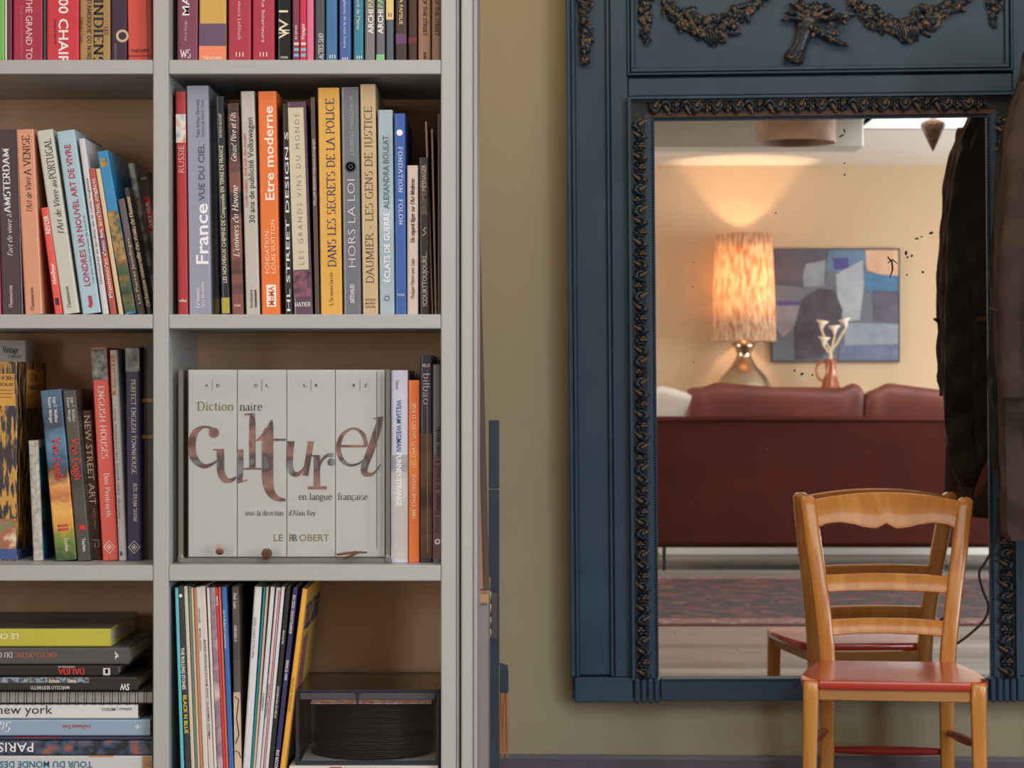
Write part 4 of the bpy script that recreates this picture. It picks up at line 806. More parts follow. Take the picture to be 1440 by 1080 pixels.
slv(329.8, 340, 325.5, 826, (92, 84, 80), 'grey-brown double record sleeve with white lettering, fourth shelf', [('T', 'Pink Satin', 'D', .45, 834, 856, 4, W_, 'serif ital'), ('T', 'CHICAGO X', 'D', .45, 880, 903, 3.6, W_, 'sans'),
     ('P', 'line_drawing', .03, .97, 974, 1149, pic('line_drawing_print', (216, 190, 166), (196, 170, 150), mscale=20)), ('L', [(.2, 980), (.75, 984), (.4, 1010), (.7, 1034), (.2, 1046)], 1.4, K_), ('L', [(.1, 1056), (.6, 1058), (.9, 1066)], 1.2, K_)], m=m_chi)
slv(341.2, 352, 357.6, 826, (214, 214, 218), 'thick white record sleeve leaning right, fourth shelf', [('T', 'QUEEN / A NIGHT AT THE OPERA', 'D', .4, 868, 926, 3, (96, 96, 100), 'sans')])
slv(352.6, 355.4, 370.8, 826, (30, 134, 146), 'thin teal record sleeve leaning right, fourth shelf')
slv(355.9, 359, 374.6, 826, (204, 176, 156), 'thin beige record sleeve leaning right beside the teal one, fourth shelf')
slv(359.5, 365.4, 380.4, 826, (212, 212, 216), 'white record sleeve leaning right beside the beige one, fourth shelf', [('T', 'CABARET', 'D', .5, 975, 1000, 2.6, (60, 60, 60), 'sans')])
slv(366, 372.2, 388.4, 827, (206, 204, 206), 'white record sleeve with a red stripe leaning right, fourth shelf', [('P', 'red_stripe', .62, .85, 829, 1149, (190, 40, 56)), ('T', 'GREASE ORIGINAL', 'D', .3, 962, 1010, 2.4, (60, 60, 60), 'sans')])
slv(372.8, 377.4, 395.8, 826, (214, 214, 218), 'white record sleeve left of the black ones, leaning right, fourth shelf')
slv(378, 384, 402.6, 827, (36, 36, 38), 'black record sleeve leaning right, fourth shelf', [('T', 'BARCLAY SELECTION', 'D', .4, 886, 905, 2.6, W_, 'sans'), ('T', 'GAINSBOURG DU SIECLE', 'D', .4, 965, 1010, 2.6, W_, 'sans')])
slv(385, 391.6, 412, 828, (50, 46, 96), 'navy record sleeve with white lettering leaning right, fourth shelf', [('T', 'RVI 23720 / SODATYEAMAM', 'D', .45, 836, 890, 4, W_, 'sans'), ('T', 'PRINCE 1999', 'D', .5, 928, 956, 4, W_, 'sans'), ('T', 'RVI RECORDS', 'D', .5, 1055, 1090, 4, W_, 'sans')])
t = slv(393.6, 400.8, 425, 829, (232, 168, 60), 'golden yellow record sleeve leaning right, its colourful cover showing, fourth shelf', [('T', 'TELSTAR DISQUES', 'D', .5, 950, 1000, 3, (150, 110, 50), 'sans')])
wy = 7.2*(S0+.012)/F*.99
def sideq(par, x, y0, y1, z0, z1, m, nm='cover_panel'):
    b = MB(); b.box(x-.0002, x+.0003, y0, y1, z0, z1); b.build(nm, m, par)
sideq(t, wy/2, .004, .268, .002, .312, paper((206, 168, 84)))
sideq(t, wy/2+.0004, .03, .11, .01, .25, paper((150, 86, 92))); sideq(t, wy/2+.0005, .04, .15, .0, .09, paper((30, 104, 84)), 'cover_panel')
m_blue = ink((58, 74, 124)); V, Fc, W0 = serif_text('TELSTAR', .2, .1)
b = MB(); b.v = [(wy/2+.0012, .02+x/W0*.22, .262+y*.035) for x, y in V]; b.f = Fc; b.build('title_lettering', m_blue, t)

# white boxed set under the record case
off = Vector((0, 0, 0))
Yb = S0+.02; sb = Yb/F; zb0 = FLOORZ[4]
bx = thing('boxed_set', ((508-720)*sb, Yb, zb0), 'white boxed set lying flat beneath the clear record case', 'box')
zt = H-(1077.5-540)*sb-zb0; b = MB(); b.box(-101*sb, 108*sb, 0, .22, 0, zt*.86, .001); b.build('box_tray', paper((214, 212, 210)), bx)
b = MB(); b.box(-101.6*sb, 108.6*sb, -.0006, .221, zt*.86, zt, .001); b.build('box_lid', paper((206, 204, 202)), bx)
b = MB(); b.box(-44*sb, -28*sb, -.0011, -.0004, zt-.0035, zt-.0008); b.build('red_print', ink((180, 60, 56)), bx)
text(bx, 'LES PLUS BELLES CHANSONS', 'H', .01, zt-.003, .09, .0024, (90, 90, 90), 'sans', yy=-.0012)
# clear record case with singles
m_acr = thin_glass('clear_acrylic', (.95, .95, .945), .7)
m_rim = M('smoky_acrylic_edge', (40, 44, 54), .15, k=1.0, spec=.8)
IC = .028; Yk = S0+IC; sk_ = Yk/F; zk = zb0+zt
xk0, xk1 = (415.5-720)*sk_, (618-720)*sk_; wk = xk1-xk0; hk = H-(970-540)*sk_-zk; dk = .2
rc = thing('record_case', ((xk0+xk1)/2, Yk, zk), 'clear acrylic case with smoky edges holding black vinyl singles', 'record case')
h2 = wk/2
for nm, a in (('acrylic_panel', (-h2+.003, h2-.003, .0006, .0026, .006, hk-.004)), ('acrylic_panel', (-h2+.003, h2-.003, dk-.002, dk, .006, hk-.004)), ('acrylic_panel', (-h2, -h2+.002, .004, dk-.003, .006, hk-.004)), ('acrylic_panel', (h2-.002, h2, .004, dk-.003, .006, hk-.004)), ('acrylic_lid', (-h2+.003, h2-.003, .004, dk-.004, hk-.002, hk))):
    b = MB(); b.box(*a); b.build(nm, m_acr, rc)
for a in ((-h2, h2, 0, .004, hk-.004, hk), (-h2, h2, dk-.003, dk, hk-.004, hk), (-h2, -h2+.004, .004, dk-.003, hk-.003, hk), (h2-.004, h2, .004, dk-.003, hk-.003, hk),
          (-h2, -h2+.005, 0, .004, .006, hk-.004), (h2-.005, h2, 0, .004, .006, hk-.004), (-h2, -h2+.004, dk-.003, dk, .006, hk-.004), (h2-.004, h2, dk-.003, dk, .006, hk-.004), (-h2, h2, 0, .004, 0, .006), (-h2, h2, .004, dk, 0, .0025)):
    b = MB(); b.box(*a, .0008); b.build('rim_strip', m_rim, rc)
b = MB(); b.box(-h2+.006, h2-.006, -.0004, .003, hk-.014, hk-.0045, .001); b.build('front_band', M('smoky_band', (74, 74, 82), .2), rc)
b = MB(); b.box(-.016, -.012, -.002, 0, hk-.020, hk-.004, .0008); b.box(-.018, -.008, -.002, .0, hk-.006, hk-.003, .0008); b.build('clasp', m_rim, rc)
b = MB(); b.box(-h2+.006, h2-.006, .006, dk-.006, .0026, .0032); b.build('white_liner', paper((206, 212, 220)), rc)
m_vin = M('black_vinyl', (52, 52, 56), .32, spec=.8); m_lab = M('record_label', (150, 60, 56), .6)
b = MB(); b.lathe([(.0035, 0), (.083, 0), (.0866, .0005), (.0874, .0008), (.0866, .0011), (.083, .0015), (.0035, .0015), (.0035, 0)], 56, cap=False); vin = b.mesh('grooved_disc', m_vin, True)
b = MB(); b.lathe([(.0035, -.0001), (.045, -.0001), (.045, .0016), (.0035, .0016), (.0035, -.0001)], 32, cap=False); vlab = b.mesh('centre_label', m_lab)
rr = random.Random(8); nrec = 34; zz0 = zk+.0034; step = (hk-.026)/nrec
for k in range(nrec):
    jx, jy = rr.uniform(-.0016, .0016), rr.uniform(-.0035, .0035)-(.003 if k % 7 == 2 else 0)
    if k < 2: jx -= .004
    o = thing('vinyl_record', ((xk0+xk1)/2+.004+jx, Yk+.104+jy, zz0+k*step), 'black vinyl single in the tall stack inside the clear acrylic case', 'vinyl record', 'vinyl singles in the clear case')
    link('grooved_disc', vin, o); link('centre_label', vlab, o)
b = MB(); b.box(-.086, .086, -.086, .086, 0, .0012); b.box(-.0865, .0865, -.0865, -.086, 0, .0018)
o = tag(b.build('paper_sleeve', M('printed_sleeve_edge', (226, 214, 204), .6, mix=((200, 110, 96), (232, 224, 214)), mscale=60), loc=((xk0+xk1)/2+.004, Yk+.1, zz0+nrec*step+.0006)), 'printed paper record sleeve lying on top of the vinyl singles', 'record sleeve')
# ------------------------------------------------------------------ things beside the bookcase
m_tan = M('tan_board_face', (206, 166, 142), .5, k=1.0, mix=((194, 152, 128),), mscale=5, stretch=(4, 1, .4))
m_edgeb = M('grey_brown_edge', (112, 98, 88), .6)
Yp = 4.7
cb = thing('low_cabinet', ((640-720)*Yp/F, Yp+.03, 0), 'light grey low cabinet glimpsed behind the bookcase end panel', 'cabinet')
topz = H-(836-540)*Yp/F
b = MB(); b.box(-.12, (686-640)*Yp/F, -.02, .4, .06, topz-.02, .002); b.build('carcass', M('pale_grey_paint', (176, 172, 172), .5), cb)
b = MB(); b.box(-.125, (687-640)*Yp/F, -.03, .41, topz-.02, topz, .003); b.build('worktop', M('pale_beech', (226, 186, 146), .4), cb)
b = MB(); b.box(-.12, (685-640)*Yp/F, 0, .38, 0, .058); b.build('plinth', m_edgeb, cb)
bz0, bz1 = topz, topz+1.55
b = MB(); ang = math.atan2(17*Yp/F, 740*Yp/F)
lb = thing('leaning_board', ((688.5-720)*Yp/F-.001, Yp+.1, topz+.0002), 'tan wooden board with grey-brown edge leaning behind the bookcase end panel', 'board', ry=-ang*1.15)
xr_ = -ang*1.15
b = MB(); b.box(-.16, -.0125, 0, .02, 0.002, 1.5, .001); b.build('board_face', m_tan, lb)
b = MB(); b.box(-.0120, 0, -.003, .022, 0.0, 1.5, .001); b.build('board_edge', m_edgeb, lb)
# navy folding panel with hinge
Yn = 5.42; sn = Yn/F
nv = thing('navy_shutter', ((694.7-720)*sn, Yn, 0), 'narrow navy folded shutter with steel hinge standing against the wall', 'shutter')
m_navy = M('navy_paint', (70, 88, 112), .4, mix=((60, 76, 98),), mscale=6, bump=.2, bscale=60)
for y0, y1 in ((591, 687), (688.5, None)):
    z1 = H-(y0-540)*sn; z0 = 0.0 if y1 is None else H-(y1-540)*sn
    b = MB(); b.box(-7.3*sn, 7.3*sn, 0, .045, z0, z1, .002); b.build('shutter_leaf', m_navy, nv)
b = MB(); b.box(-7.2*sn, 7.2*sn, .006, .04, H-(688.6-540)*sn, H-(686.9-540)*sn); b.build('joint_strip', M('bare_joint', (200, 188, 172), .6), nv)
m_steel = M('brushed_steel', (140, 138, 138), .35, metal=.9)
hg = bpy.data.objects.new('hinge', None); C.objects.link(hg); hg.parent = nv
hx = -5.2*sn; hz0 = H-(900-540)*sn
for k in range(4):
    b = MB(); zz = hz0+k*17.5*sn; b.lathe([(.0045, zz), (.0052, zz+.001), (.0052, zz+16.6*sn-.001), (.0045, zz+16.6*sn)], 14, Matrix.Translation((hx, -.006, 0))); b.build('knuckle', m_steel, hg, True)
b = MB(); b.box(hx, hx+10*sn, -.0012, 0, hz0+.004, hz0+66*sn, .0005); b.build('hinge_leaf', m_steel, hg)
# straw whisk hanging low on the wall
wy_ = 5.60; sw = wy_/F
wk_ = thing('straw_whisk', ((709-720)*sw, wy_, H-(1070-540)*sw), 'frayed straw whisk broom with navy binding low on the wall', 'whisk')
b = MB(); rr = random.Random(5)
for k in range(40):
    x = rr.uniform(-5.5, 5)*sw; L = rr.uniform(30, 95)*sw if x > 0 else rr.uniform(80, 98)*sw
    b.tube([(x*1.1+rr.uniform(-.003, .003), rr.uniform(-.006, .006), 98*sw-L), (x, rr.uniform(-.006, .006), 98*sw)], .0012, 4)
tag(b.build('straw', M('orange_straw', (216, 150, 96), .7), wk_), kind='stuff')
b = MB(); b.box(-6*sw, 6*sw, -.009, .009, 96*sw, 128*sw, .003); b.prism([(-6*sw, 128*sw), (6*sw, 128*sw), (5*sw, 134*sw), (-6.5*sw, 138*sw)], -.008, .008); b.build('navy_binding', m_navy, wk_, fixn=True)

# ------------------------------------------------------------------ trumeau mirror
s = 5.61/F
mm_ = thing('trumeau_mirror', (0, 0, 0), 'large antique blue-grey painted wall mirror with carved garlands and frame', 'mirror')
mm_.matrix_world = wall_matrix(1155*s-720*s-MP.x, 0, H-561*s*0-0)  # placeholder, set below
# local frame: x right from pixel 1155, z up from eye height, y toward wall
base = Matrix.Translation((MP.x, MP.y, 0)) @ Matrix.Rotation(-MA, 4, 'Z') @ Matrix.Translation((1155*s-720*s-MP.x, 0, H)) @ Matrix.Rotation(R(-.45), 4, 'Y')
mm_.matrix_world = base
def U(p): return (p-1155)*s
def Zp(p): return (540-p)*s
def blue_paint(name, wear):
    m = bpy.data.materials.new(name); m.use_nodes = True; nt = m.node_tree; b_ = nt.nodes['Principled BSDF']
    b_.inputs['Roughness'].default_value = .46; b_.inputs['Specular IOR Level'].default_value = .32
    tc = nt.nodes.new('ShaderNodeTexCoord'); n = nt.nodes.new('ShaderNodeTexNoise'); n.inputs['Scale'].default_value = 7; n.inputs['Detail'].default_value = 6
    nt.links.new(tc.outputs['Object'], n.inputs['Vector']); r = nt.nodes.new('ShaderNodeValToRGB'); nt.links.new(n.outputs['Fac'], r.inputs[0])
    r.color_ramp.elements[0].position = .3; r.color_ramp.elements[0].color = col((54, 82, 108), 1); r.color_ramp.elements[1].position = .7; r.color_ramp.elements[1].color = col((66, 92, 116), 1)
    if wear:
        r.color_ramp.elements[0].color = col((28, 42, 54), 1); r.color_ramp.elements[1].color = col((40, 56, 70), 1)
    out = r.outputs[0]
    if wear:
        ge = nt.nodes.new('ShaderNodeNewGeometry'); r2 = nt.nodes.new('ShaderNodeValToRGB'); r2.color_ramp.elements[0].position = .505; r2.color_ramp.elements[1].position = .56
        nt.links.new(ge.outputs['Pointiness'], r2.inputs[0]); mx = nt.nodes.new('ShaderNodeMix'); mx.data_type = 'RGBA'
        nt.links.new(r2.outputs[0], mx.inputs[0]); nt.links.new(out, mx.inputs[6]); mx.inputs[7].default_value = col((120, 104, 84), 1); out = mx.outputs[2]
        n3 = nt.nodes.new('ShaderNodeTexNoise'); n3.inputs['Scale'].default_value = 30; nt.links.new(tc.outputs['Object'], n3.inputs['Vector'])
        b_.inputs['Roughness'].default_value = .26
        mm2 = nt.nodes.new('ShaderNodeMath'); mm2.operation = 'MULTIPLY'; nt.links.new(r2.outputs[0], mm2.inputs[0]); r4 = nt.nodes.new('ShaderNodeValToRGB'); r4.color_ramp.elements[0].position = .5; r4.color_ramp.elements[1].position = .64; nt.links.new(n3.outputs['Fac'], r4.inputs[0]); n3.inputs['Scale'].default_value = 90; nt.links.new(r4.outputs[0], mm2.inputs[1]); nt.links.new(mm2.outputs[0], mx.inputs[0])
    nt.links.new(out, b_.inputs['Base Color'])
    n2 = nt.nodes.new('ShaderNodeTexNoise'); n2.inputs['Scale'].default_value = 35; n2.inputs['Detail'].default_value = 5; nt.links.new(tc.outputs['Object'], n2.inputs['Vector'])
    bp = nt.nodes.new('ShaderNodeBump'); bp.inputs['Strength'].default_value = .35; bp.inputs['Distance'].default_value = .002; nt.links.new(n2.outputs['Fac'], bp.inputs['Height']); nt.links.new(bp.outputs[0], b_.inputs['Normal'])
    return m
m_bl = blue_paint('blue_grey_paint', False); m_blw = blue_paint('worn_carved_blue_paint', True)
m_recess = M('dark_blue_recess', (26, 36, 44), .4, bump=.4, bscale=80)  # darker blue for the cove and ornament bed
m_red = M('red_brown_cove', (104, 66, 52), .4)  # red-brown for the top run of the inner cove
ZT = 1.22   # top of the mirror above eye level
def fb(name, x0, x1, z0, z1, y0, y1, m=m_bl, bev=.002):
    b = MB(); b.box(x0, x1, y0, y1, z0, z1, bev); return b.build(name, m, mm_)
xL, xR = U(800), -U(800)
fb('backing_board', xL+.004, xR-.004, Zp(983), ZT, .02, .052)
gl, gr_, gt, gb = U(924), U(1387), Zp(168), Zp(952)
# stiles: outer fillet, sunk field, inner fillet
for sg in (-1, 1):
    def sb_(a, c): return (sg*-U(a) if sg > 0 else U(a), sg*-U(c) if sg > 0 else U(c))
    for nm, a, c, y0 in (('stile_fillet', 800, 806, -.022), ('stile_bead', 807, 812, -.014), ('stile_bead', 856, 861, -.012), ('stile_flat', 862, 886, -.018)):
        x0, x1 = sorted(sb_(a, c)); fb(nm, x0, x1, Zp(950), ZT, y0, .02)
    x0, x1 = sorted(sb_(812, 856)); fb('stile_field', x0, x1, Zp(948), ZT, -.002, .02)
    x0, x1 = sorted(sb_(805, 887)); fb('base_block', x0, x1, Zp(985), Zp(950.5), -.026, .02)
    for k in range(4):
        x0, x1 = sorted(sb_(889+k*9.2, 897+k*9.2)); fb('fluted_block', x0, x1, Zp(986), Zp(952), -.034+.003*(k % 2), .02, bev=.004)
fb('bottom_rail', U(926), -U(926)+.0, Zp(984), gb-.001, -.02, .02)
fb('bottom_lip', U(926), -U(926), gb-.006, gb, -.024, -.016, bev=.002)
# glass
m_mir = bpy.data.materials.new('silvered_glass'); m_mir.use_nodes = True; nt = m_mir.node_tree; pb = nt.nodes['Principled BSDF']
pb.inputs['Metallic'].default_value = 1; pb.inputs['Roughness'].default_value = .0; pb.inputs['Base Color'].default_value = (.93, .90, .86, 1)
tc = nt.nodes.new('ShaderNodeTexCoord'); vo = nt.nodes.new('ShaderNodeTexVoronoi'); vo.inputs['Scale'].default_value = 34; vo.inputs['Randomness'].default_value = 1
nt.links.new(tc.outputs['Object'], vo.inputs['Vector']); r = nt.nodes.new('ShaderNodeValToRGB'); r.color_ramp.elements[0].position = .0; r.color_ramp.elements[0].color = (1, 1, 1, 1); r.color_ramp.elements[1].position = .05; r.color_ramp.elements[1].color = (0, 0, 0, 1)
nt.links.new(vo.outputs['Distance'], r.inputs[0])
n = nt.nodes.new('ShaderNodeTexNoise'); n.inputs['Scale'].default_value = 3.0; nt.links.new(tc.outputs['Object'], n.inputs['Vector'])
r3 = nt.nodes.new('ShaderNodeValToRGB'); r3.color_ramp.elements[0].position = .48; r3.color_ramp.elements[1].position = .62; nt.links.new(n.outputs['Fac'], r3.inputs[0])
mu = nt.nodes.new('ShaderNodeMath'); mu.operation = 'MULTIPLY'; nt.links.new(r.outputs[0], mu.inputs[0]); nt.links.new(r3.outputs[0], mu.inputs[1])
df = nt.nodes.new('ShaderNodeBsdfDiffuse'); df.inputs[0].default_value = (.55, .5, .45, 1); mxs = nt.nodes.new('ShaderNodeMixShader')
nt.links.new(mu.outputs[0], mxs.inputs[0]); nt.links.new(pb.outputs[0], mxs.inputs[1]); nt.links.new(df.outputs[0], mxs.inputs[2]); nt.links.new(mxs.outputs[0], nt.nodes['Material Output'].inputs[0])
b = MB(); b.add([(gl-.004, 0, gb-.004), (gr_+.004, 0, gb-.004), (gr_+.004, 0, gt+.004), (gl-.004, 0, gt+.004)], [(0, 1, 2, 3)])
b.add([(gl-.004, .004, gb-.004), (gr_+.004, .004, gb-.004), (gr_+.004, .004, gt+.004), (gl-.004, .004, gt+.004)], [(3, 2, 1, 0)])
b.build('mirror_glass', m_mir, mm_)
# flaws in the silvering
b = MB(); rr = random.Random(2)
for x, y, w_, h_, a in ((1190, 184, 2, 7, .5), (1186, 191, 8, 2.4, .5), (1310, 329, 7, 4, .3), (1297, 334, 4, 2, 0), (1290, 337, 5, 2.4, .2), (1275, 357, 4, 6, 0), (1283, 361, 4, 3, .5), (1277, 363, 3, 3, 0), (1298, 384, 4, 3, 0), (1276, 388, 3, 2.4, 0), (1190, 246, 3, 3, 0), (1190, 230, 3, 2, 0), (977, 367, 2, 2, 0), (976, 402, 2, 2, 0), (1093, 299, 2, 2, 0), (976, 508, 2, 2, 0), (1128, 526, 6, 4, .5), (1143, 527, 3, 2.5, 0), (1118, 521, 3, 3, .3)):
    pts = []
    for i in range(9): t_ = 2*math.pi*i/9; q = 1+rr.uniform(-.3, .3); ex, ez = w_/2*s*q*math.cos(t_), h_/2*s*q*math.sin(t_); pts.append((U(x)+ex*math.cos(a)-ez*math.sin(a), Zp(y)+ex*math.sin(a)+ez*math.cos(a)))
    b.add([(p_, -.0006, q_) for p_, q_ in pts], [tuple(range(8, -1, -1))])
for pts in ([(1249, 362, 2), (1255, 369, 2.6), (1256, 380, 2.6), (1252, 392, 1)], [(1249, 371, 1.5), (1256, 366, 2.4), (1263, 372, 1)]):
    v, f = ribbon([(U(x), Zp(y), w_*s) for x, y, w_ in pts]); b.add([(x, -.0006, z) for x, z in v], f)
tag(b.build('silvering_flaws', M('tarnish', (44, 34, 28), .7), mm_), kind='stuff')
# picture-frame mouldings round the glass: outer cove, ornament bed, inner cove, beading
def ring(name, o0, o1, y0, y1, m=m_bl, top_only=None):
    l0, l1 = gl-o1*s, gl-o0*s; r0, r1 = gr_+o0*s, gr_+o1*s; t0, t1 = gt+o0*s*.86, gt+o1*s*.86
    for nm, quad in (('l', (l0, l1, t1)), ('r', (r0, r1, t1))):
        b = MB(); x0, x1 = quad[0], quad[1]
        zt0 = t0 if nm == 'l' else t1; zt1 = t1 if nm == 'l' else t0
        # mitred upright
        xin, xout = (x1, x0) if nm == 'l' else (x0, x1)
        P = [(xout, gb-.001), (xin, gb-.001), (xin, t0), (xout, t1)]
        b.prism(P, y0, y1); b.build(name, m, mm_, fixn=True)
    b = MB(); b.prism([(l1, t0), (r0, t0), (r1, t1), (l0, t1)], y0, y1); b.build(name, top_only or m, mm_, fixn=True)
ring('outer_fillet', 34, 38, -.040, .02); ring('cove', 30, 34, -.024, .02, m=m_recess); ring('ornament_bed', 14, 30, -.016, .02, m=m_recess); ring('inner_cove', 6, 14, -.012, .02, top_only=m_red); ring('bead_seat', .5, 6, -.006, .01)
# beading: small reeds (joined, too many to pick apart)
b = MB()
for sg, xx in ((-1, gl-3.2*s), (1, gr_+3.2*s)):
    z = gb+.004
    while z < gt: b.box(xx-.003, xx+.003, -.0095, -.005, z, z+.0042, .0014); z += .0068
x = gl
while x < gr_: b.box(x, x+.0042, -.0095, -.005, gt+.0025, gt+.0082, .0014); x += .0068
tag(b.build('bead_row', m_blw, mm_), kind='stuff')
# carved leaves and flowers along the ornament bed
def leafmesh(kind, seed):
    b = MB(); rr = random.Random(seed)
    if kind == 0:      # scrolled acanthus leaf
        for k in range(5):
            t_ = k/4; a = -.9+1.8*t_; b.ball((math.sin(a)*.009, -.004-.002*math.sin(t_*3.1), -.006+.012*t_+rr.uniform(-.001, .001)), .0028, .0034, .0066, 8, 6, Matrix.Rotation(a*.9, 4, 'Y'))
        b.tube([(.008, -.004, -.014), (-.002, -.008, -.008), (-.007, -.009, .001), (-.002, -.008, .009), (.006, -.006, .010), (.004, -.006, .004)], [.0012, .0026, .0032, .003, .0024, .001], 7)
    else:              # rosette
        for k in range(6):
            a = k*math.pi/3+rr.uniform(-.2, .2); b.ball((math.cos(a)*.0062, -.004, math.sin(a)*.0068), .0038, .0036, .0034, 8, 6, Matrix.Rotation(-a, 4, 'Y'))
        b.ball((0, -.007, 0), .0036, .0036, .0036, 8, 6)
        for sg in (-1, 1): b.ball((sg*.002, -.003, sg*.014), .003, .0034, .0065, 8, 6, Matrix.Rotation(sg*.5, 4, 'Y'))
    return b.mesh(('carved_leaf', 'carved_flower')[kind], m_blw, True)
lm = [leafmesh(0, 1), leafmesh(0, 2), leafmesh(1, 3), leafmesh(0, 5), leafmesh(1, 7)]
seq = [0, 2, 1, 3, 4, 0, 1, 2]
rr = random.Random(11)
def orn(x, z, rot, i, flip):
    me = lm[seq[i % 8]]; o = link(me.name.split('.')[0], me, mm_, (x, -.018, z)); o.rotation_euler = (0, rot, 0); o.scale = (flip*1.75, 1.5, rr.uniform(1.15, 1.35))
z = gb+.012; i = 0
while z < gt+.012:
    orn(gl-22*s, z, 0, i, 1 if i % 2 else -1); orn(gr_+22*s, z, 0, i+3, 1 if i % 2 else -1); z += .0265; i += 1
x = gl; i = 2
while x < gr_: orn(x, gt+19*s, math.pi/2, i, 1 if i % 2 else -1); x += .0255; i += 1
# header: flat rail, raised picture moulding, panel
hz0, hz1 = Zp(128), Zp(106)
fb('header_rail', U(887), -U(887), Zp(133), Zp(108), -.016, .02)
pl, pr, pzb = U(886), U(1424), Zp(104)
for nm, d0, d1, y0 in (('panel_moulding', 0, 3, -.024), ('panel_groove', 3, 5, -.008), ('panel_moulding', 5, 10, -.018)):
    b = MB(); a0, a1 = d0*s, d1*s
    b.box(pl+a0, pr-a0, y0, .02, pzb+a0, pzb+a1, .0015); b.build(nm, m_bl, mm_)
    for x0, x1 in ((pl+a0, pl+a1), (pr-a1, pr-a0)):
        b = MB(); b.box(x0, x1, y0, .02, pzb+a1, ZT-.03, .0015); b.build(nm, m_bl, mm_)
fb('header_panel', pl+10*s, pr-10*s, pzb+10*s, ZT-.03, -.006, .02)
b = MB(); b.prism([(xL-.03, ZT-.02), (xR+.03, ZT-.02), (xR+.05, ZT+.03), (xL-.05, ZT+.03)], -.07, .05); b.build('cornice', m_bl, mm_, fixn=True)
# garlands
def garland(name, pts, seed, dens=7, r0=.010, spreadf=.014, curl=True):
    b = MB(); rr = random.Random(seed); P = bez([(U(x), Zp(y)) for x, y in pts], dens)
    for k, (x, z) in enumerate(P):
        t_ = k/(len(P)-1); fat = .55+.75*math.sin(math.pi*min(1, max(0, t_)))
        x2, z2 = P[min(k+1, len(P)-1)]; x1, z1 = P[max(k-1, 0)]; a = math.atan2(z2-z1, x2-x1)
        for q in range(4):
            ox, oz = rr.gauss(0, spreadf*fat*.6), rr.gauss(0, spreadf*fat*.75); kind = rr.random()
            if kind < .45:      # leaf with a rib
                la = a+rr.uniform(-1.1, 1.1); L = rr.uniform(.010, .018)*fat
                b.ball((x+ox, -.010-rr.random()*.006, z+oz), L, .0035, L*.42, 10, 6, Matrix.Rotation(-la, 4, 'Y') @ Matrix.Rotation(rr.uniform(-.4, .4), 4, 'X'))
                b.tube([(x+ox-math.cos(la)*L*.9, -.013, z+oz-math.sin(la)*L*.9), (x+ox, -.0165, z+oz), (x+ox+math.cos(la)*L*.9, -.014, z+oz+math.sin(la)*L*.9)], [.0006, .0014, .0006], 5)
            elif kind < .7:     # fruit
                rd = rr.uniform(.005, .0095)*fat; b.ball((x+ox, -.012-rr.random()*.004, z+oz), rd, rd, rd*rr.uniform(.9, 1.25), 10, 7, Matrix.Rotation(rr.uniform(-1, 1), 4, 'Y'))
            else:               # berries
                for w_ in range(4): b.ball((x+ox+rr.uniform(-.006, .006), -.013-rr.random()*.004, z+oz+rr.uniform(-.006, .006)), .0034, .0034, .0034, 7, 5)
    if curl: pass
    o = b.build(name, m_blw, mm_, True); return o
def husks(b, x, y, lst):   # pods hanging from the swag centre
    for dx, dy, L, wd, a in lst:
        for q in range(5): b.tube([(U(x+dx)+(q-2)*wd*.35*s, -.012, Zp(y)), (U(x+dx+a*L*.5)+(q-2)*wd*.42*s, -.019+abs(q-2)*.002, Zp(y+dy+L*.5)), (U(x+dx+a*L)+(q-2)*wd*.18*s, -.013, Zp(y+dy+L))], [wd*s*.16, wd*s*.28, wd*s*.12], 6)
garland('fruit_garland', [(935, -30), (944, 4), (960, 24), (985, 38), (1015, 36), (1042, 24), (1064, 4), (1085, -14)], 1)
garland('fruit_garland', [(1190, -20), (1206, 8), (1228, 26), (1258, 36), (1290, 38), (1318, 26), (1342, 10), (1365, -12), (1380, -40)], 2)
for x in (1006, 1275):
    b = MB(); husks(b, x, 28, [(-22, 6, 20, 8, .5), (-8, 8, 28, 10, .35), (8, 8, 24, 8, .3), (-34, 0, 20, 7, .35)]); b.build('pod_cluster', m_blw, mm_, True)
for x, y0, y1, sd in ((913, -50, 56, 5), (1398, -50, 40, 6)): garland('leaf_drop', [(x, y0), (x-1, (y0+y1)/2), (x+1, y1)], sd, dens=8, spreadf=.008)
for xx in (826, 1155*2-826): garland('leaf_drop', [(xx, -120), (xx, -40), (xx+1, 40), (xx+1, 84)], 9, dens=12, spreadf=.007)
# horn basket with flowers
b = MB(); b.tube([(U(1118), -.016, Zp(87)), (U(1119), -.017, Zp(84)), (U(1129), -.018, Zp(64)), (U(1136), -.018, Zp(40)), (U(1146), -.016, Zp(18))], [.023, .026, .017, .021, .040], 22, flat=.55); o = b.build('horn_basket', m_blw, mm_, True)
b = MB()
for y_, rd in ((80, .0245), (76, .023), (85, .0255)): b.tube([(U(1119+(84-y_)*.5)+rd*math.cos(t_)*.92, -.017-.014*math.sin(t_) if math.sin(t_) > 0 else -.017, Zp(y_)+rd*math.cos(t_)*.42) for t_ in [math.pi*k/12 for k in range(13)]], .0022, 6)
b.build('basket_band', m_blw, mm_, True)
b = MB(); rr = random.Random(21)
for k in range(9):
    a = R(20+k*18); L = rr.uniform(34, 50); x0, y0 = 1142, 34
    P = [(U(x0), -.014, Zp(y0)), (U(x0+math.cos(a)*L*.5), -.026, Zp(y0-math.sin(a)*L*.5)), (U(x0+math.cos(a)*L), -.018, Zp(y0-math.sin(a)*L*.9+6))]
    b.tube(bez(P, 3), [.005, .009, .012, .013, .011, .008, .003], 8, flat=.5)
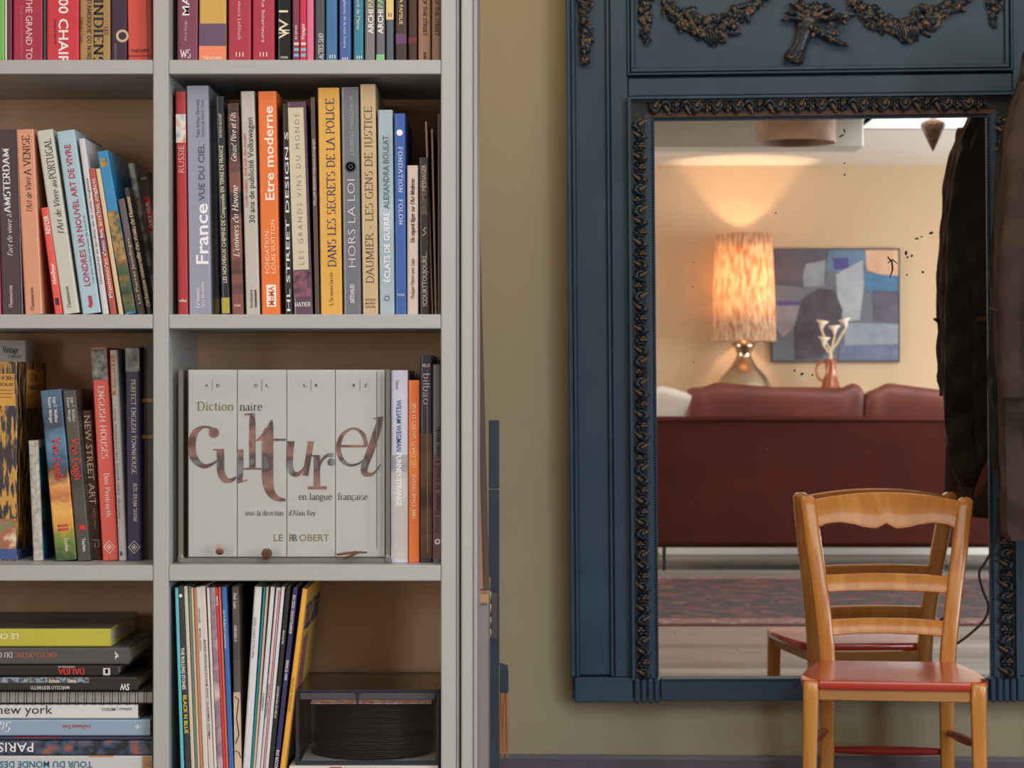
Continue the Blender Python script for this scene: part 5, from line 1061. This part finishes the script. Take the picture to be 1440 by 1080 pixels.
for k in range(26): b.ball((U(1160+rr.uniform(-18, 30)), -.02-rr.random()*.01, Zp(30+rr.uniform(-22, 22))), *(lambda q: (q, q, q))(rr.uniform(.005, .0085)), 9, 6)
b.tube([(U(1152), -.016, Zp(42)), (U(1172), -.026, Zp(58)), (U(1196), -.018, Zp(66))], [.008, .011, .005], 9, flat=.7); b.tube([(U(1168), -.016, Zp(30)), (U(1190), -.024, Zp(26)), (U(1206), -.014, Zp(24))], [.005, .008, .003], 9, flat=.7)
b.build('flower_spray', m_blw, mm_, True)

# ------------------------------------------------------------------ chair
m_wood = M('honey_beech_varnish', (226, 154, 66), .30, k=1.0, mix=((216, 142, 58), (232, 164, 78)), mscale=5, stretch=(6, 6, .8), coat=.5)
m_seat = M('red_seat_gloss', (212, 60, 40), .30, k=1.0, spec=.8, coat=1, bump=.25, bscale=9)
m_seat.node_tree.nodes['Principled BSDF'].inputs['Coat Roughness'].default_value = .2
m_rung = M('red_rung_paint', (170, 54, 46), .3)
m_apr = M('pale_apron_wood', (206, 152, 92), .4)
CA = R(-7); chx, chy = .848, 5.042
chair = thing('ladder_back_chair', (chx+.0, chy, 0), 'honey wood chair with glossy red seat in front of the mirror', 'chair', rz=CA)
# local: x right, y away from camera (depth), origin under seat front centre
def squareleg(pts, ws, ds, name, m=m_wood, rb=.006):
    b = MB(); V = []; Fc = []; n = 12
    for (x, y, z), w_, d_ in zip(pts, ws, ds):
        for i in range(n):
            a = 2*math.pi*(i+.5)/n; cx_, cy_ = math.cos(a), math.sin(a); e = .45
            V.append((x+w_/2*math.copysign(abs(cx_)**e, cx_), y+d_/2*math.copysign(abs(cy_)**e, cy_), z))
    for k in range(len(pts)-1):
        for i in range(n): j = (i+1) % n; Fc.append((k*n+i, k*n+j, (k+1)*n+j, (k+1)*n+i))
    Fc.append(tuple(range(n))[::-1]); Fc.append(tuple((len(pts)-1)*n+i for i in range(n)))
    b.add(V, Fc); return smooth_angle(b.build(name, m, chair))
for sg in (-1, 1):
    squareleg([(sg*.190, .012, 0), (sg*.187, .016, .25), (sg*.184, .018, .42), (sg*.184, .018, .452), (sg*.184, .018, .458)], [.028, .033, .036, .036, .028], [.028, .033, .036, .036, .028], 'front_leg')
    # post: rear leg + back upright, curving outward and back
    P = bez([(sg*.150, .425, 0), (sg*.142, .400, .22), (sg*.141, .392, .44), (sg*.153, .402, .58), (sg*.172, .428, .72), (sg*.187, .455, .838)], 6)
    W1 = [.030+.009*min(1, k/14) for k in range(len(P))]; P2 = P+[(P[-1][0]+sg*.001, P[-1][1]+.001, P[-1][2]+.006), (P[-1][0]+sg*.001, P[-1][1]+.001, P[-1][2]+.010)]
    squareleg(P2, W1+[.03, .016], [.034]*len(P)+[.028, .014], 'back_post')
# seat: shield outline with notched front corners
zs = .46
out = [(-.166, .0), (.166, .0), (.168, .010), (.200, .012), (.206, .03), (.206, .10), (.196, .2), (.176, .31), (.158, .372), (.120, .380), (-.120, .380), (-.158, .372), (-.176, .31), (-.196, .2), (-.206, .10), (-.206, .03), (-.200, .012), (-.168, .010)]
b = MB(); n = len(out)
def lay(k, z): return [(x*k, (y-.19)*k+.19, z) for x, y in out]
b.add(lay(.985, zs-.019)+lay(1, zs-.015)+lay(1, zs-.004)+lay(.985, zs)+lay(.9, zs-.0004)+lay(.6, zs-.004), [tuple(range(n))[::-1]]+[(k*n+i, k*n+(i+1) % n, (k+1)*n+(i+1) % n, (k+1)*n+i) for k in range(5) for i in range(n)]+[tuple(5*n+i for i in range(n))])
smooth_angle(b.build('seat', m_seat, chair), 50)
b = MB(); b.box(-.166, .166, .012, .030, zs-.045, zs-.0195, .002); b.build('front_apron', m_apr, chair)
for sg in (-1, 1):
    b = MB(); b.prism([(0, 0), (.36, 0), (.36, .025), (0, .025)], -.009, .009, Matrix.Translation((sg*.182, .03, zs-.045)) @ Matrix.Rotation(R(90)+sg*R(6), 4, 'Z')); b.build('side_apron', m_apr, chair, fixn=True)
b = MB(); b.box(-.13, .13, .385, .402, zs-.045, zs-.0195, .002); b.build('rear_apron', m_apr, chair)
# rails of the back: curved boards
def backrail(name, z_of_top, z_of_bot, hwid, ymid, ydepth, th=.018):
    b = MB(); n = 33; V = []; Fc = []
    for i in range(n):
        u = -1+2*i/(n-1); x = u*hwid; yc = ymid+ydepth*(1-u*u)
        zt_, zb_ = z_of_top(u), z_of_bot(u); yt = yc+(zt_-zb_)*.18
        V += [(x, yc-th/2, zb_+.002), (x, yt-th/2, zt_-.003), (x, yt-th/2+.003, zt_), (x, yt+th/2-.003, zt_), (x, yt+th/2, zt_-.003), (x, yc+th/2, zb_+.002), (x, yc+th/2-.003, zb_), (x, yc-th/2+.003, zb_)]
    for i in range(n-1):
        for k in range(8): j = (k+1) % 8; Fc.append((i*8+k, (i+1)*8+k, (i+1)*8+j, i*8+j))
    Fc.append(tuple(range(8))); Fc.append(tuple((n-1)*8+k for k in range(8))[::-1])
    b.add(V, Fc); return smooth_angle(b.build(name, m_wood, chair, fixn=True), 50)
def zpx(y, Y=5.5): return H-(y-540)*Y/F
def crest_bot(u):
    a = abs(u)
    P = [(0, 735.5), (.05, 739), (.14, 743), (.28, 741.5), (.45, 737), (.62, 734.5), (.78, 736), (.92, 741), (1, 744)]
    for (a0, y0), (a1, y1) in zip(P, P[1:]):
        if a <= a1+1e-9:
            t_ = (a-a0)/(a1-a0); t_ = t_*t_*(3-2*t_) if a0 >= .05 else t_; return zpx(y0+(y1-y0)*t_)
backrail('crest_rail', lambda u: zpx(692.5+11*u*u), crest_bot, .178, .438, .012, .020)
backrail('back_slat', lambda u: zpx(804.5+3.5*u*u), lambda u: zpx(828.5+2.5*u*u), .158, .408, .012)
backrail('back_slat', lambda u: zpx(866+3*u*u), lambda u: zpx(887+3.5*u*u), .146, .392, .012)
def rung(a, c, m=m_rung):
    a, c = Vector(a), Vector(c); b = MB(); b.tube([a.lerp(c, t_) for t_ in (0, .1, .35, .5, .65, .9, 1)], [.007, .0085, .011, .0115, .011, .0085, .007], 12); b.build('stretcher', m, chair, True)
rung((-.142, .404, .243), (.142, .404, .243)); rung((-.186, .03, .318), (-.145, .392, .290)); rung((.186, .03, .318), (.145, .392, .290))
rung((-.184, .024, .19), (.184, .024, .19))

# ------------------------------------------------------------------ coats on a stand, right edge
st = thing('coat_stand', (1.50, 5.20, 0), 'dark metal coat stand holding the jackets at the right edge', 'coat stand')
m_blk = M('black_metal', (26, 25, 26), .35, metal=.4)
b = MB(); b.lathe([(.17, 0), (.17, .01), (.03, .022), (.014, .05), (.012, .4), (.012, 1.9), (.018, 1.92), (.001, 1.94)], 24); b.build('pole', m_blk, st, True)
b = MB(); b.tube(bez([(0, 0, 1.80), (-.10, -.004, 1.83), (-.20, -.008, 1.86), (-.232, -.01, 1.895), (-.236, -.01, 1.93)], 5), .008, 8); b.build('hook', m_blk, st, True)
for a in (290, 340, 60, 110):
    b = MB(); ca, sa_ = math.cos(R(a)), math.sin(R(a)); b.tube([(0, 0, 1.84), (ca*.06, sa_*.06, 1.84), (ca*.10, sa_*.10, 1.88), (ca*.12, sa_*.12, 1.93)], [.007, .007, .006, .008], 8); b.build('hook', m_blk, st, True)
def garment(name, left, xc_px, Yc_, thick, m, label, seed, cat='jacket', zoff=0):
    """left: list of (photo y, photo x) of the left outline"""
    rr = random.Random(seed); ph = [rr.uniform(0, 6.28) for _ in range(6)]
    zs_ = [H-(y-540)*Yc_/F for y, x in left]; xs_ = [(x-720)*Yc_/F for y, x in left]
    xc = (xc_px-720)*Yc_/F
    t = thing(name, (xc, Yc_, zs_[-1]), label, cat, 'coats on the stand')
    P = bez(list(zip(zs_, xs_)), 8); nu = 96; V = []
    L = len(P)
    for j, (z, xl) in enumerate(P):
        hw_ = xc-xl; v = j/(L-1)
        for i in range(nu):
            a = 2*math.pi*i/nu; f = 1+(.05+.09*v)*(math.sin(5*a+ph[0]+1.5*v)+.6*math.sin(9*a+ph[1]-3*v)+.4*math.sin(14*a+ph[2]+7*v))
            sx_ = math.copysign(abs(math.cos(a))**.8, math.cos(a)); crease = .011*math.sin(z*26+ph[3]+3*math.cos(a))+.004*math.sin(z*60+5*a+ph[4])
            V.append((sx_*hw_*(1 if math.cos(a) < -.9 else min(f, 1.05)*.98), math.sin(a)*thick*f+crease, z-zs_[-1]+.006*math.sin(3*a+ph[5])*(v > .97)))
    Fc = [(j*nu+i, j*nu+(i+1) % nu, (j+1)*nu+(i+1) % nu, (j+1)*nu+i) for j in range(L-1) for i in range(nu)]
    b = MB(); b.v = V; b.f = Fc+[tuple(range(nu))[::-1], tuple((L-1)*nu+i for i in range(nu))]
    b.build('cloth_body', m, t, True, fixn=True)
    return t, xc, zs_, hw_
m_brown = M('brown_twill', (82, 66, 58), .85, mix=((66, 53, 47),), mscale=12, bump=.5, bscale=150)
m_dark = M('dark_waxed_cotton', (34, 28, 24), .6, mix=((20, 17, 16),), mscale=6, bump=.5, bscale=60)
t, xc, zs_, _ = garment('brown_jacket', [(60, 1470), (85, 1452), (115, 1438), (150, 1421), (200, 1411), (260, 1405), (330, 1399), (400, 1396), (450, 1398), (500, 1399), (540, 1401), (600, 1405), (660, 1406), (710, 1405), (748, 1409), (757, 1416)], 1500, 5.19, .04, m_brown, 'brown twill jacket hanging at the right edge of the view', 3)
z0 = zs_[-1]; s5 = 5.19/F
def jx(p): return (p-720)*s5-xc
def jz(p): return H-(p-540)*s5-z0
# sleeve in front
b = MB(); pts = [(jx(1452), -.055, jz(120)), (jx(1432), -.062, jz(190)), (jx(1422), -.066, jz(290)), (jx(1416), -.066, jz(400)), (jx(1416), -.064, jz(500)), (jx(1419), -.062, jz(560))]
P = bez(pts, 8); nu = 20; V = []; L = len(P)
for j, (x, y, z) in enumerate(P):
    rad = .036-.006*j/L+.0022*math.sin(j*1.3)
    for i in range(nu): a = 2*math.pi*i/nu; r_ = rad*(1+.06*math.sin(3*a+j*.5)+.05*math.sin(7*a-j*.9)); V.append((x+r_*math.cos(a), y+r_*.62*math.sin(a), z))
b.add(V, [(j*nu+i, j*nu+(i+1) % nu, (j+1)*nu+(i+1) % nu, (j+1)*nu+i) for j in range(L-1) for i in range(nu)]+[tuple(range(nu)), tuple((L-1)*nu+i for i in range(nu))])
b.build('sleeve', m_brown, t, True, fixn=True)
sl = b
b = MB(); b.v = [(-x, y, z) for x, y, z in sl.v]; b.f = [tuple(reversed(f)) for f in sl.f]; b.build('sleeve', m_brown, t, True, fixn=True)
b = MB(); b.tube([(.075*math.cos(a_), -.012+.045*math.sin(a_), jz(66)-.02+.012*math.cos(a_*2)) for a_ in [k*2*math.pi/20 for k in range(21)]], .014, 8, flat=1.6); b.build('collar', m_brown, t, True)
b = MB(); b.box(jx(1432), jx(1435), -.107, -.101, jz(520), jz(425)); b.box(jx(1429), jx(1438), -.110, -.101, jz(452), jz(446), .001); b.build('zip_fastener', m_steel, t)
b = MB(); b.tube([(jx(1391), -.02, jz(434)), (jx(1399), -.045, jz(438)), (jx(1406), -.05, jz(447))], [.007, .008, .005], 8, flat=.5); b.build('belt_tab', m_brown, t, True)
t2, xc2, zs2, _ = garment('dark_coat', [(40, 1465), (70, 1442), (110, 1432), (170, 1412), (250, 1399), (330, 1394), (400, 1392), (440, 1391), (500, 1390), (560, 1389), (600, 1391), (640, 1395), (680, 1403), (700, 1415)], 1500, 5.262, .028, m_dark, 'dark coat behind the brown jacket, seen as a black reflection', 5, 'coat')
b = MB(); zz = H-(438-540)*5.245/F-zs2[-1]; b.box(-.1, .12, .030, .046, zz-.008, zz+.008, .003); b.build('belt', M('olive_belt', (84, 66, 50), .6), t2)
b = MB(); b.ball((-.08, .038, .03), .012, .009, .07, 10, 8, Matrix.Rotation(.4, 4, 'Y')); b.build('brown_lining', M('russet_lining', (110, 62, 40), .6), t2, True)
# cord hanging from the dark coat
Ycd = 5.40
P = bez([tuple(px(x, y, Ycd)) for x, y in ((1404, 700), (1400, 760), (1386, 790), (1377, 806), (1382, 830), (1390, 852), (1384, 872), (1366, 890), (1346, 905))], 6)
b = MB(); b.tube(P, .0032, 8); o = tag(b.build('black_cord', M('black_rubber', (30, 28, 28), .6), smooth=True), 'thin black cord dangling beside the right mirror edge', 'cord')

# ------------------------------------------------------------------ sitting room seen in the mirror (built in the real room behind the camera)
def room_thing(name, xv, yv, z, label, cat, group=None):
    o = thing(name, (0, 0, 0), label, cat, group); room_obj(o, xv, yv, z); return o
def VX(p, Y): return (p-720)*Y/F
# sofa: local x = -virtual x
m_lea = M('oxblood_velvet', (72, 24, 15), .85, spec=.2, mix=((62, 20, 12),), mscale=3, bump=.3, bscale=20); 
m_cush = M('russet_cushion_leather', (112, 50, 36), .55, mix=((92, 40, 29),), mscale=5, bump=.6, bscale=14)
Ys = 13.6; xs0, xs1 = .84, 3.30; cxs = (xs0+xs1)/2; hws = (xs1-xs0)/2
sofa = room_thing('sofa', cxs, Ys, 0, 'long oxblood sofa seen from behind in the mirror', 'sofa')
b = MB(); b.box(-hws, hws, 0, .14, .14, .925, .03); smooth_angle(b.build('back', m_lea, sofa), 60)
b = MB(); b.box(-hws+.16, hws-.16, .145, .80, .14, .30, .03); b.build('seat_base', m_lea, sofa)
for sg in (-1, 1):
    b = MB(); b.box(sg*hws-(.16 if sg > 0 else 0), sg*hws+(.16 if sg < 0 else 0), .145, .80, .14, .64, .04); b.build('arm', m_lea, sofa)
b = MB(); b.tube([(-hws+.01, -.004, .905), (hws-.01, -.004, .905)], .008, 8); b.build('piping', m_lea, sofa, True)
def cushion(hx_, hy_, hz_, m, par, loc, nm='seat_cushion', seed=1, tilt=0):
    rr = random.Random(seed); p1, p2 = rr.uniform(0, 6), rr.uniform(0, 6); b = MB()
    def fn(u, v):
        a, c = 2*math.pi*u, math.pi*(v-.5); e = .38
        sg_ = lambda q, k: math.copysign(abs(q)**k, q)
        x = hx_*sg_(math.cos(c), e*.35)*sg_(math.cos(a), e*.4); y = hy_*sg_(math.cos(c), .6)*sg_(math.sin(a), e*1.5); z = hz_*sg_(math.sin(c), .32)
        w_ = .014*math.sin(x*14+p1)+.01*math.sin(x*31+p2+z*9)
        return (x, y+w_*.6, z+(w_ if z > 0 else 0))
    b.grid(fn, 64, 24, closed=True); o = b.build(nm, m, par, True, fixn=True); o.location = loc; o.rotation_euler = (tilt, 0, 0); return o
wc = hws-.18
for k, sg in enumerate((-1, 1)):
    cushion(wc/2-.005, .30, .09, m_cush, sofa, (sg*wc/2, .50, .385), seed=k+4)
for k, (a, c_, z_) in enumerate(((VX(962, 13.8), VX(1217, 13.8), 1.105), (VX(1214, 13.8), 3.1, 1.098))):
    cushion((c_-a)/2, .085, .2, m_cush, sofa, (cxs-(a+c_)/2, .235, z_-.2), 'back_cushion', k+9, .12)
for x in (VX(934, 13.62), xs1-.06):
    for y in (.03, .76):
        b = MB(); b.tube([(cxs-x, y, .0), (cxs-x, y, .145)], [.009, .012], 8); b.build('leg', m_blk, sofa)
pil = room_thing('scatter_pillow', VX(948, 13.8), 13.82, .92, 'small beige pillow at the left end of the sofa', 'pillow')
cushion(.115, .05, .115, M('beige_linen', (206, 194, 180), .9), pil, (0, 0, .06), 'pillow_body', 2, .3)
# sideboard, lamp, jug
sbx0, sbx1 = .95, 3.4; cxb = (sbx0+sbx1)/2; hb_ = (sbx1-sbx0)/2
sbd = room_thing('sideboard', cxb, 14.90, 0, 'low white sideboard against the far wall behind the sofa', 'sideboard')
m_wal = m_white
b = MB(); b.box(-hb_, hb_, 0, .37, .08, .78, .004); b.build('carcass', m_wal, sbd)
b = MB(); b.box(-hb_+.02, hb_-.02, .012, .36, 0, .079, .003); b.build('plinth', m_wal, sbd)
b = MB(); b.box(-hb_-.01, hb_+.01, -.01, .38, .781, .8, .004); b.build('top', m_wal, sbd)
for k in range(4):
    w_ = 2*hb_/4; b = MB(); b.box(-hb_+k*w_+.006, -hb_+(k+1)*w_-.006, -.014, -.001, .21, .77, .003); dr = b.build('door', m_wal, sbd)
    b = MB(); b.lathe([(.006, 0), (.005, .012), (.010, .018), (.001, .024)], 12, Matrix.Translation((-hb_+k*w_+(w_-.05 if k % 2 == 0 else .05), -.014, .5)) @ Matrix.Rotation(R(90), 4, 'X')); b.build('knob', m_steel, dr, True)
Yl = 15.07; xl = VX(1046, Yl)
lamp = room_thing('table_lamp', xl, Yl, .8, 'glowing table lamp with tall mottled paper shade, left of the painting', 'lamp')
m_merc = M('mercury_glass', (198, 176, 150), .18, metal=.9, bump=.4, bscale=12)
def lz(y): return H-(y-540)*Yl/F-.8
b = MB(); b.lathe([(.10, 0), (.15, .01), (.19, .06), (.20, .14), (.185, lz(545)), (.15, lz(530)), (.085, lz(515)), (.052, lz(503)), (.046, lz(498)), (.06, lz(490)), (.085, lz(483)), (.03, lz(481)), (.02, lz(478)), (.012, lz(420))], 32); b.build('base', m_merc, lamp, True)
m_shade = bpy.data.materials.new('fibre_paper_shade'); m_shade.use_nodes = True; nt = m_shade.node_tree; nt.nodes.remove(nt.nodes['Principled BSDF'])
tc = nt.nodes.new('ShaderNodeTexCoord'); mp = nt.nodes.new('ShaderNodeMapping'); mp.inputs['Scale'].default_value = (1, 1, .25); n = nt.nodes.new('ShaderNodeTexNoise'); n.inputs['Scale'].default_value = 48; n.inputs['Detail'].default_value = 7
nt.links.new(tc.outputs['Object'], mp.inputs[0]); nt.links.new(mp.outputs[0], n.inputs['Vector']); r = nt.nodes.new('ShaderNodeValToRGB'); nt.links.new(n.outputs['Fac'], r.inputs[0])
r.color_ramp.elements[0].position = .36; r.color_ramp.elements[0].color = col((206, 160, 130)); r.color_ramp.elements[1].position = .6; r.color_ramp.elements[1].color = col((244, 226, 200))
tr = nt.nodes.new('ShaderNodeBsdfTranslucent'); df = nt.nodes.new('ShaderNodeBsdfDiffuse'); mx = nt.nodes.new('ShaderNodeMixShader'); mx.inputs[0].default_value = .35
nt.links.new(r.outputs[0], tr.inputs[0]); nt.links.new(r.outputs[0], df.inputs[0]); nt.links.new(tr.outputs[0], mx.inputs[1]); nt.links.new(df.outputs[0], mx.inputs[2]); nt.links.new(mx.outputs[0], nt.nodes['Material Output'].inputs[0])
b = MB(); b.lathe([(.216, lz(480)), (.188, lz(329)), (.186, lz(329)), (.214, lz(480)), (.216, lz(480))], 48, cap=False); b.build('lamp_shade', m_shade, lamp, True)
b = MB()
for k in range(3): a = k*2.094; b.tube([(0, 0, lz(345)), (math.cos(a)*.188, math.sin(a)*.188, lz(345))], .002, 5)
b.build('shade_carrier', m_steel, lamp)
b = MB(); b.ball((0, 0, lz(392)-.06), .03, .03, .045, 14, 10); m_bulb = bpy.data.materials.new('lit_bulb'); m_bulb.use_nodes = True
em = m_bulb.node_tree.nodes['Principled BSDF']; em.inputs['Emission Color'].default_value = (1, .62, .28, 1); em.inputs['Emission Strength'].default_value = 60; bu = b.build('bulb', m_bulb, lamp, True)
ld = bpy.data.lights.new('lamp_light', 'POINT'); ld.energy = 27; ld.color = (1, .66, .38); ld.shadow_soft_size = .035
lo = bpy.data.objects.new('lamp_light', ld); C.objects.link(lo); q_ = rv(xl, Yl, 0); lo.location = (q_.x, q_.y, .8+lz(392))
fl2 = bpy.data.lights.new('added_corner_fill', 'POINT'); fl2.energy = 10; fl2.color = (1, .84, .64); fl2.shadow_soft_size = .12  # added bare point light out of view, brightens floor and wall behind the sofa
fo = bpy.data.objects.new('added_corner_fill', fl2); C.objects.link(fo); q_ = rv(4.3, 14.6, 0); fo.location = (q_.x, q_.y, 1.5)
# painting
Yw = 15.3
pt = room_thing('abstract_painting', VX(1174, Yw), Yw-.03, H+(540-508)*Yw/F, 'abstract painting in slate, grey and blue blocks on the far wall', 'painting')
pw, phh = (1263-1085)*Yw/F, (508-351)*Yw/F
b = MB(); b.box(-pw/2, pw/2, 0, .028, 0, phh, .002); b.build('canvas', M('canvas_ground', (104, 108, 116), .8, bump=.5, bscale=40), pt)
m_fr = M('thin_dark_frame', (60, 54, 52), .5)
for a in ((-pw/2-.006, pw/2+.006, -.006, 0), (-pw/2-.006, pw/2+.006, phh, phh+.006)): b = MB(); b.box(a[0], a[1], -.004, .029, a[2], a[3]); b.build('frame_strip', m_fr, pt)
for a in ((-pw/2-.006, -pw/2), (pw/2, pw/2+.006)): b = MB(); b.box(a[0], a[1], -.004, .029, 0, phh); b.build('frame_strip', m_fr, pt)
patches = [((1085, 351), (1165, 353), (1160, 398), (1132, 405), (1085, 400), (78, 72, 84)), ((1132, 372), (1160, 366), (1158, 402), (1130, 404), (1128, 390), (124, 132, 140)), ((1165, 352), (1222, 352), (1218, 372), (1185, 384), (1160, 380), (88, 112, 138)),
           ((1170, 364), (1192, 362), (1193, 378), (1172, 380), (66, 60, 116)), ((1216, 352), (1262, 352), (1262, 388), (1236, 386), (1218, 380), (196, 154, 124)), ((1212, 384), (1262, 388), (1262, 410), (1222, 412), (1212, 400), (62, 104, 138)),
           ((1174, 386), (1212, 366), (1214, 400), (1208, 450), (1186, 452), (1178, 430), (150, 154, 158)), ((1226, 408), (1262, 410), (1262, 454), (1228, 452), (80, 76, 92)), ((1128, 420), (1150, 406), (1172, 408), (1184, 436), (1178, 470), (1154, 504), (1118, 506), (1116, 450), (66, 58, 66)),
           ((1090, 430), (1124, 430), (1116, 460), (1100, 476), (1090, 460), (124, 118, 124)), ((1092, 424), (1124, 424), (1124, 429), (1092, 430), (72, 60, 120)), ((1186, 454), (1262, 456), (1262, 484), (1186, 486), (126, 134, 144)), ((1180, 486), (1262, 486), (1262, 506), (1178, 506), (92, 100, 122))]
for k, P in enumerate(patches):
    c_ = P[-1]; b = MB(); pts = [(-((x-1174)*Yw/F), (508-y)*Yw/F) for x, y in P[:-1]]
    b.prism(pts, -.0012-.0003*k, -.0002); b.build('paint_block', M('paint_%d_%d' % (c_[0], c_[2]), c_, .7, mix=(tuple(min(255, v+16) for v in c_),), mscale=9, bump=.5, bscale=50), pt, fixn=True)
# jug with callas
Yj = 15.05; jg = room_thing('amber_jug', VX(1168, Yj), Yj, .8, 'amber glass jug standing right of the lamp', 'jug')
def vz(y): return H-(y-540)*Yj/F-.8
m_amb = bpy.data.materials.new('amber_glass'); m_amb.use_nodes = True; pb = m_amb.node_tree.nodes['Principled BSDF']; pb.inputs['Base Color'].default_value = (.62, .18, .07, 1); pb.inputs['Transmission Weight'].default_value = .6; pb.inputs['Roughness'].default_value = .08
b = MB(); b.lathe([(.05, 0), (.07, .02), (.085, .12), (.08, .24), (.055, .33), (.036, vz(525)), (.034, vz(510)), (.040, vz(505)), (.036, vz(505)), (.030, vz(512)), (.048, .32), (.07, .12), (.001, .02)], 28, cap=False); b.build('body', m_amb, jg, True)
b = MB(); b.tube(bez([(.03, 0, vz(508)), (.075, 0, vz(510)), (.095, 0, vz(520)), (.08, 0, vz(532)), (.04, 0, vz(536))], 5), .009, 8); b.build('handle', m_amb, jg, True)
for k, (hx1, hy1) in enumerate(((1155, 455), (1158, 478), (1174, 462), (1190, 452))):
    fx = room_thing('calla_flower', VX(1168, Yj), Yj, .8+.03, ['pale calla flower leaning highest left in the amber jug', 'lowest pale calla flower in the amber jug', 'middle pale calla flower in the amber jug', 'rightmost pale calla flower in the amber jug'][k], 'flower', 'callas in the amber jug')
    dx_ = -(hx1-1168)*Yj/F; zt_ = vz(hy1+8)-.03
    b = MB(); b.tube(bez([(.004*(k-1.5), 0, .0), (.006*(k-1.5), 0, vz(508)-.03), (dx_*.45, 0, (vz(508)+zt_)/2), (dx_, 0, zt_)], 6), .007, 7); b.build('stem', M('pale_stem', (214, 186, 150), .5), fx, True)
    b = MB(); b.lathe([(.008, 0), (.012, .015), (.022, .035), (.042, .055), (.040, .057), (.018, .036), (.006, .02)], 16, Matrix.Translation((dx_, 0, zt_)) @ Matrix.Rotation(-dx_*2.5, 4, 'Y'), cap=False); b.build('bloom', M('calla_white', (238, 220, 200), .5), fx, True)
# rug
rug = room_thing('persian_rug', 2.1, 10.5, 0, 'red and black patterned rug on the boards before the sofa back', 'rug')
m_rug = bpy.data.materials.new('rug_pile'); m_rug.use_nodes = True; nt = m_rug.node_tree; b_ = nt.nodes['Principled BSDF']; b_.inputs['Roughness'].default_value = .95
tc = nt.nodes.new('ShaderNodeTexCoord'); v1 = nt.nodes.new('ShaderNodeTexVoronoi'); v1.inputs['Scale'].default_value = 11; v2 = nt.nodes.new('ShaderNodeTexVoronoi'); v2.inputs['Scale'].default_value = 26; v2.feature = 'F1'
nt.links.new(tc.outputs['Object'], v1.inputs['Vector']); nt.links.new(tc.outputs['Object'], v2.inputs['Vector'])
r = nt.nodes.new('ShaderNodeValToRGB'); r.color_ramp.interpolation = 'CONSTANT'; nt.links.new(v1.outputs['Color'], r.inputs[0]); e = r.color_ramp.elements
e[0].position = 0; e[0].color = col((18, 15, 17)); e[1].position = .45; e[1].color = col((76, 26, 20)); 
for p_, c_ in ((.62, (22, 18, 20)), (.78, (100, 48, 36)), (.9, (46, 28, 26))): q_ = e.new(p_); q_.color = col(c_)
r2 = nt.nodes.new('ShaderNodeValToRGB'); r2.color_ramp.interpolation = 'CONSTANT'; nt.links.new(v2.outputs['Color'], r2.inputs[0]); e = r2.color_ramp.elements
e[0].position = 0; e[0].color = col((22, 18, 18)); e[1].position = .6; e[1].color = col((84, 38, 28)); q_ = e.new(.86); q_.color = col((110, 86, 70))
mx = nt.nodes.new('ShaderNodeMix'); mx.data_type = 'RGBA'; mx.inputs[0].default_value = .4; nt.links.new(r.outputs[0], mx.inputs[6]); nt.links.new(r2.outputs[0], mx.inputs[7]); nt.links.new(mx.outputs[2], b_.inputs['Base Color'])
b = MB(); b.box(-2.0, 1.5, .3, 2.45, .0015, .011, .004); b.build('field', m_rug, rug)
m_bor = M('rug_border', (112, 82, 76), .95, mix=((84, 38, 34), (134, 108, 98)), mscale=22)
b = MB(); b.box(-2.1, 1.6, .06, .296, .0015, .010, .003); b.box(-2.1, 1.6, 2.454, 2.6, .0015, .010, .003); b.box(-2.1, -2.004, .3, 2.45, .0015, .010, .003); b.box(1.504, 1.6, .3, 2.45, .0015, .010, .003); b.build('border', m_bor, rug)
b = MB(); b.box(-2.11, 1.61, .03, .057, .001, .007, .002); b.build('fringe', M('dark_fringe', (96, 44, 44), .9), rug)
# pendant drum lamp and hanging drop near the ceiling
Yd = 11.4
pd = room_thing('pendant_lamp', VX(1119, Yd), Yd, Z_C, 'brown drum pendant lamp hanging at the top of the mirror view', 'lamp')
zb_ = H-(201-540)*Yd/F-Z_C
b = MB(); b.lathe([(.20, zb_), (.20, zb_+.16), (.197, zb_+.16), (.197, zb_), (.20, zb_)], 36, cap=False); b.build('lamp_shade', M('brown_linen_shade', (150, 120, 98), .8, mix=((120, 92, 74),), mscale=8), pd, True)
b = MB(); b.tube([(0, 0, zb_+.1), (0, 0, -.001)], .004, 6); b.lathe([(.04, -.02), (.045, -.001)], 16); b.tube([(-.198, 0, zb_+.15), (.198, 0, zb_+.15)], .003, 5); b.build('suspension', m_blk, pd)
Yt = 9.0
dr = room_thing('teardrop_ornament', VX(1312, Yt), Yt, Z_C, 'brown teardrop ornament hanging at the top right of the mirror view', 'ornament')
zt_ = H-(170-540)*Yt/F-Z_C; hh_ = 43*Yt/F
b = MB(); b.lathe([(.001, zt_-hh_), (.014, zt_-hh_*.8), (.034, zt_-hh_*.45), (.048, zt_-hh_*.18), (.046, zt_-hh_*.06), (.03, zt_), (.004, zt_+.012)], 24); b.build('drop_body', M('speckled_brown', (112, 84, 70), .6, mix=((150, 124, 104),), mscale=60), dr, True)
b = MB(); b.tube([(0, 0, zt_+.01), (0, 0, -.001)], .0018, 6); b.build('cord', m_blk, dr)
flush_text()
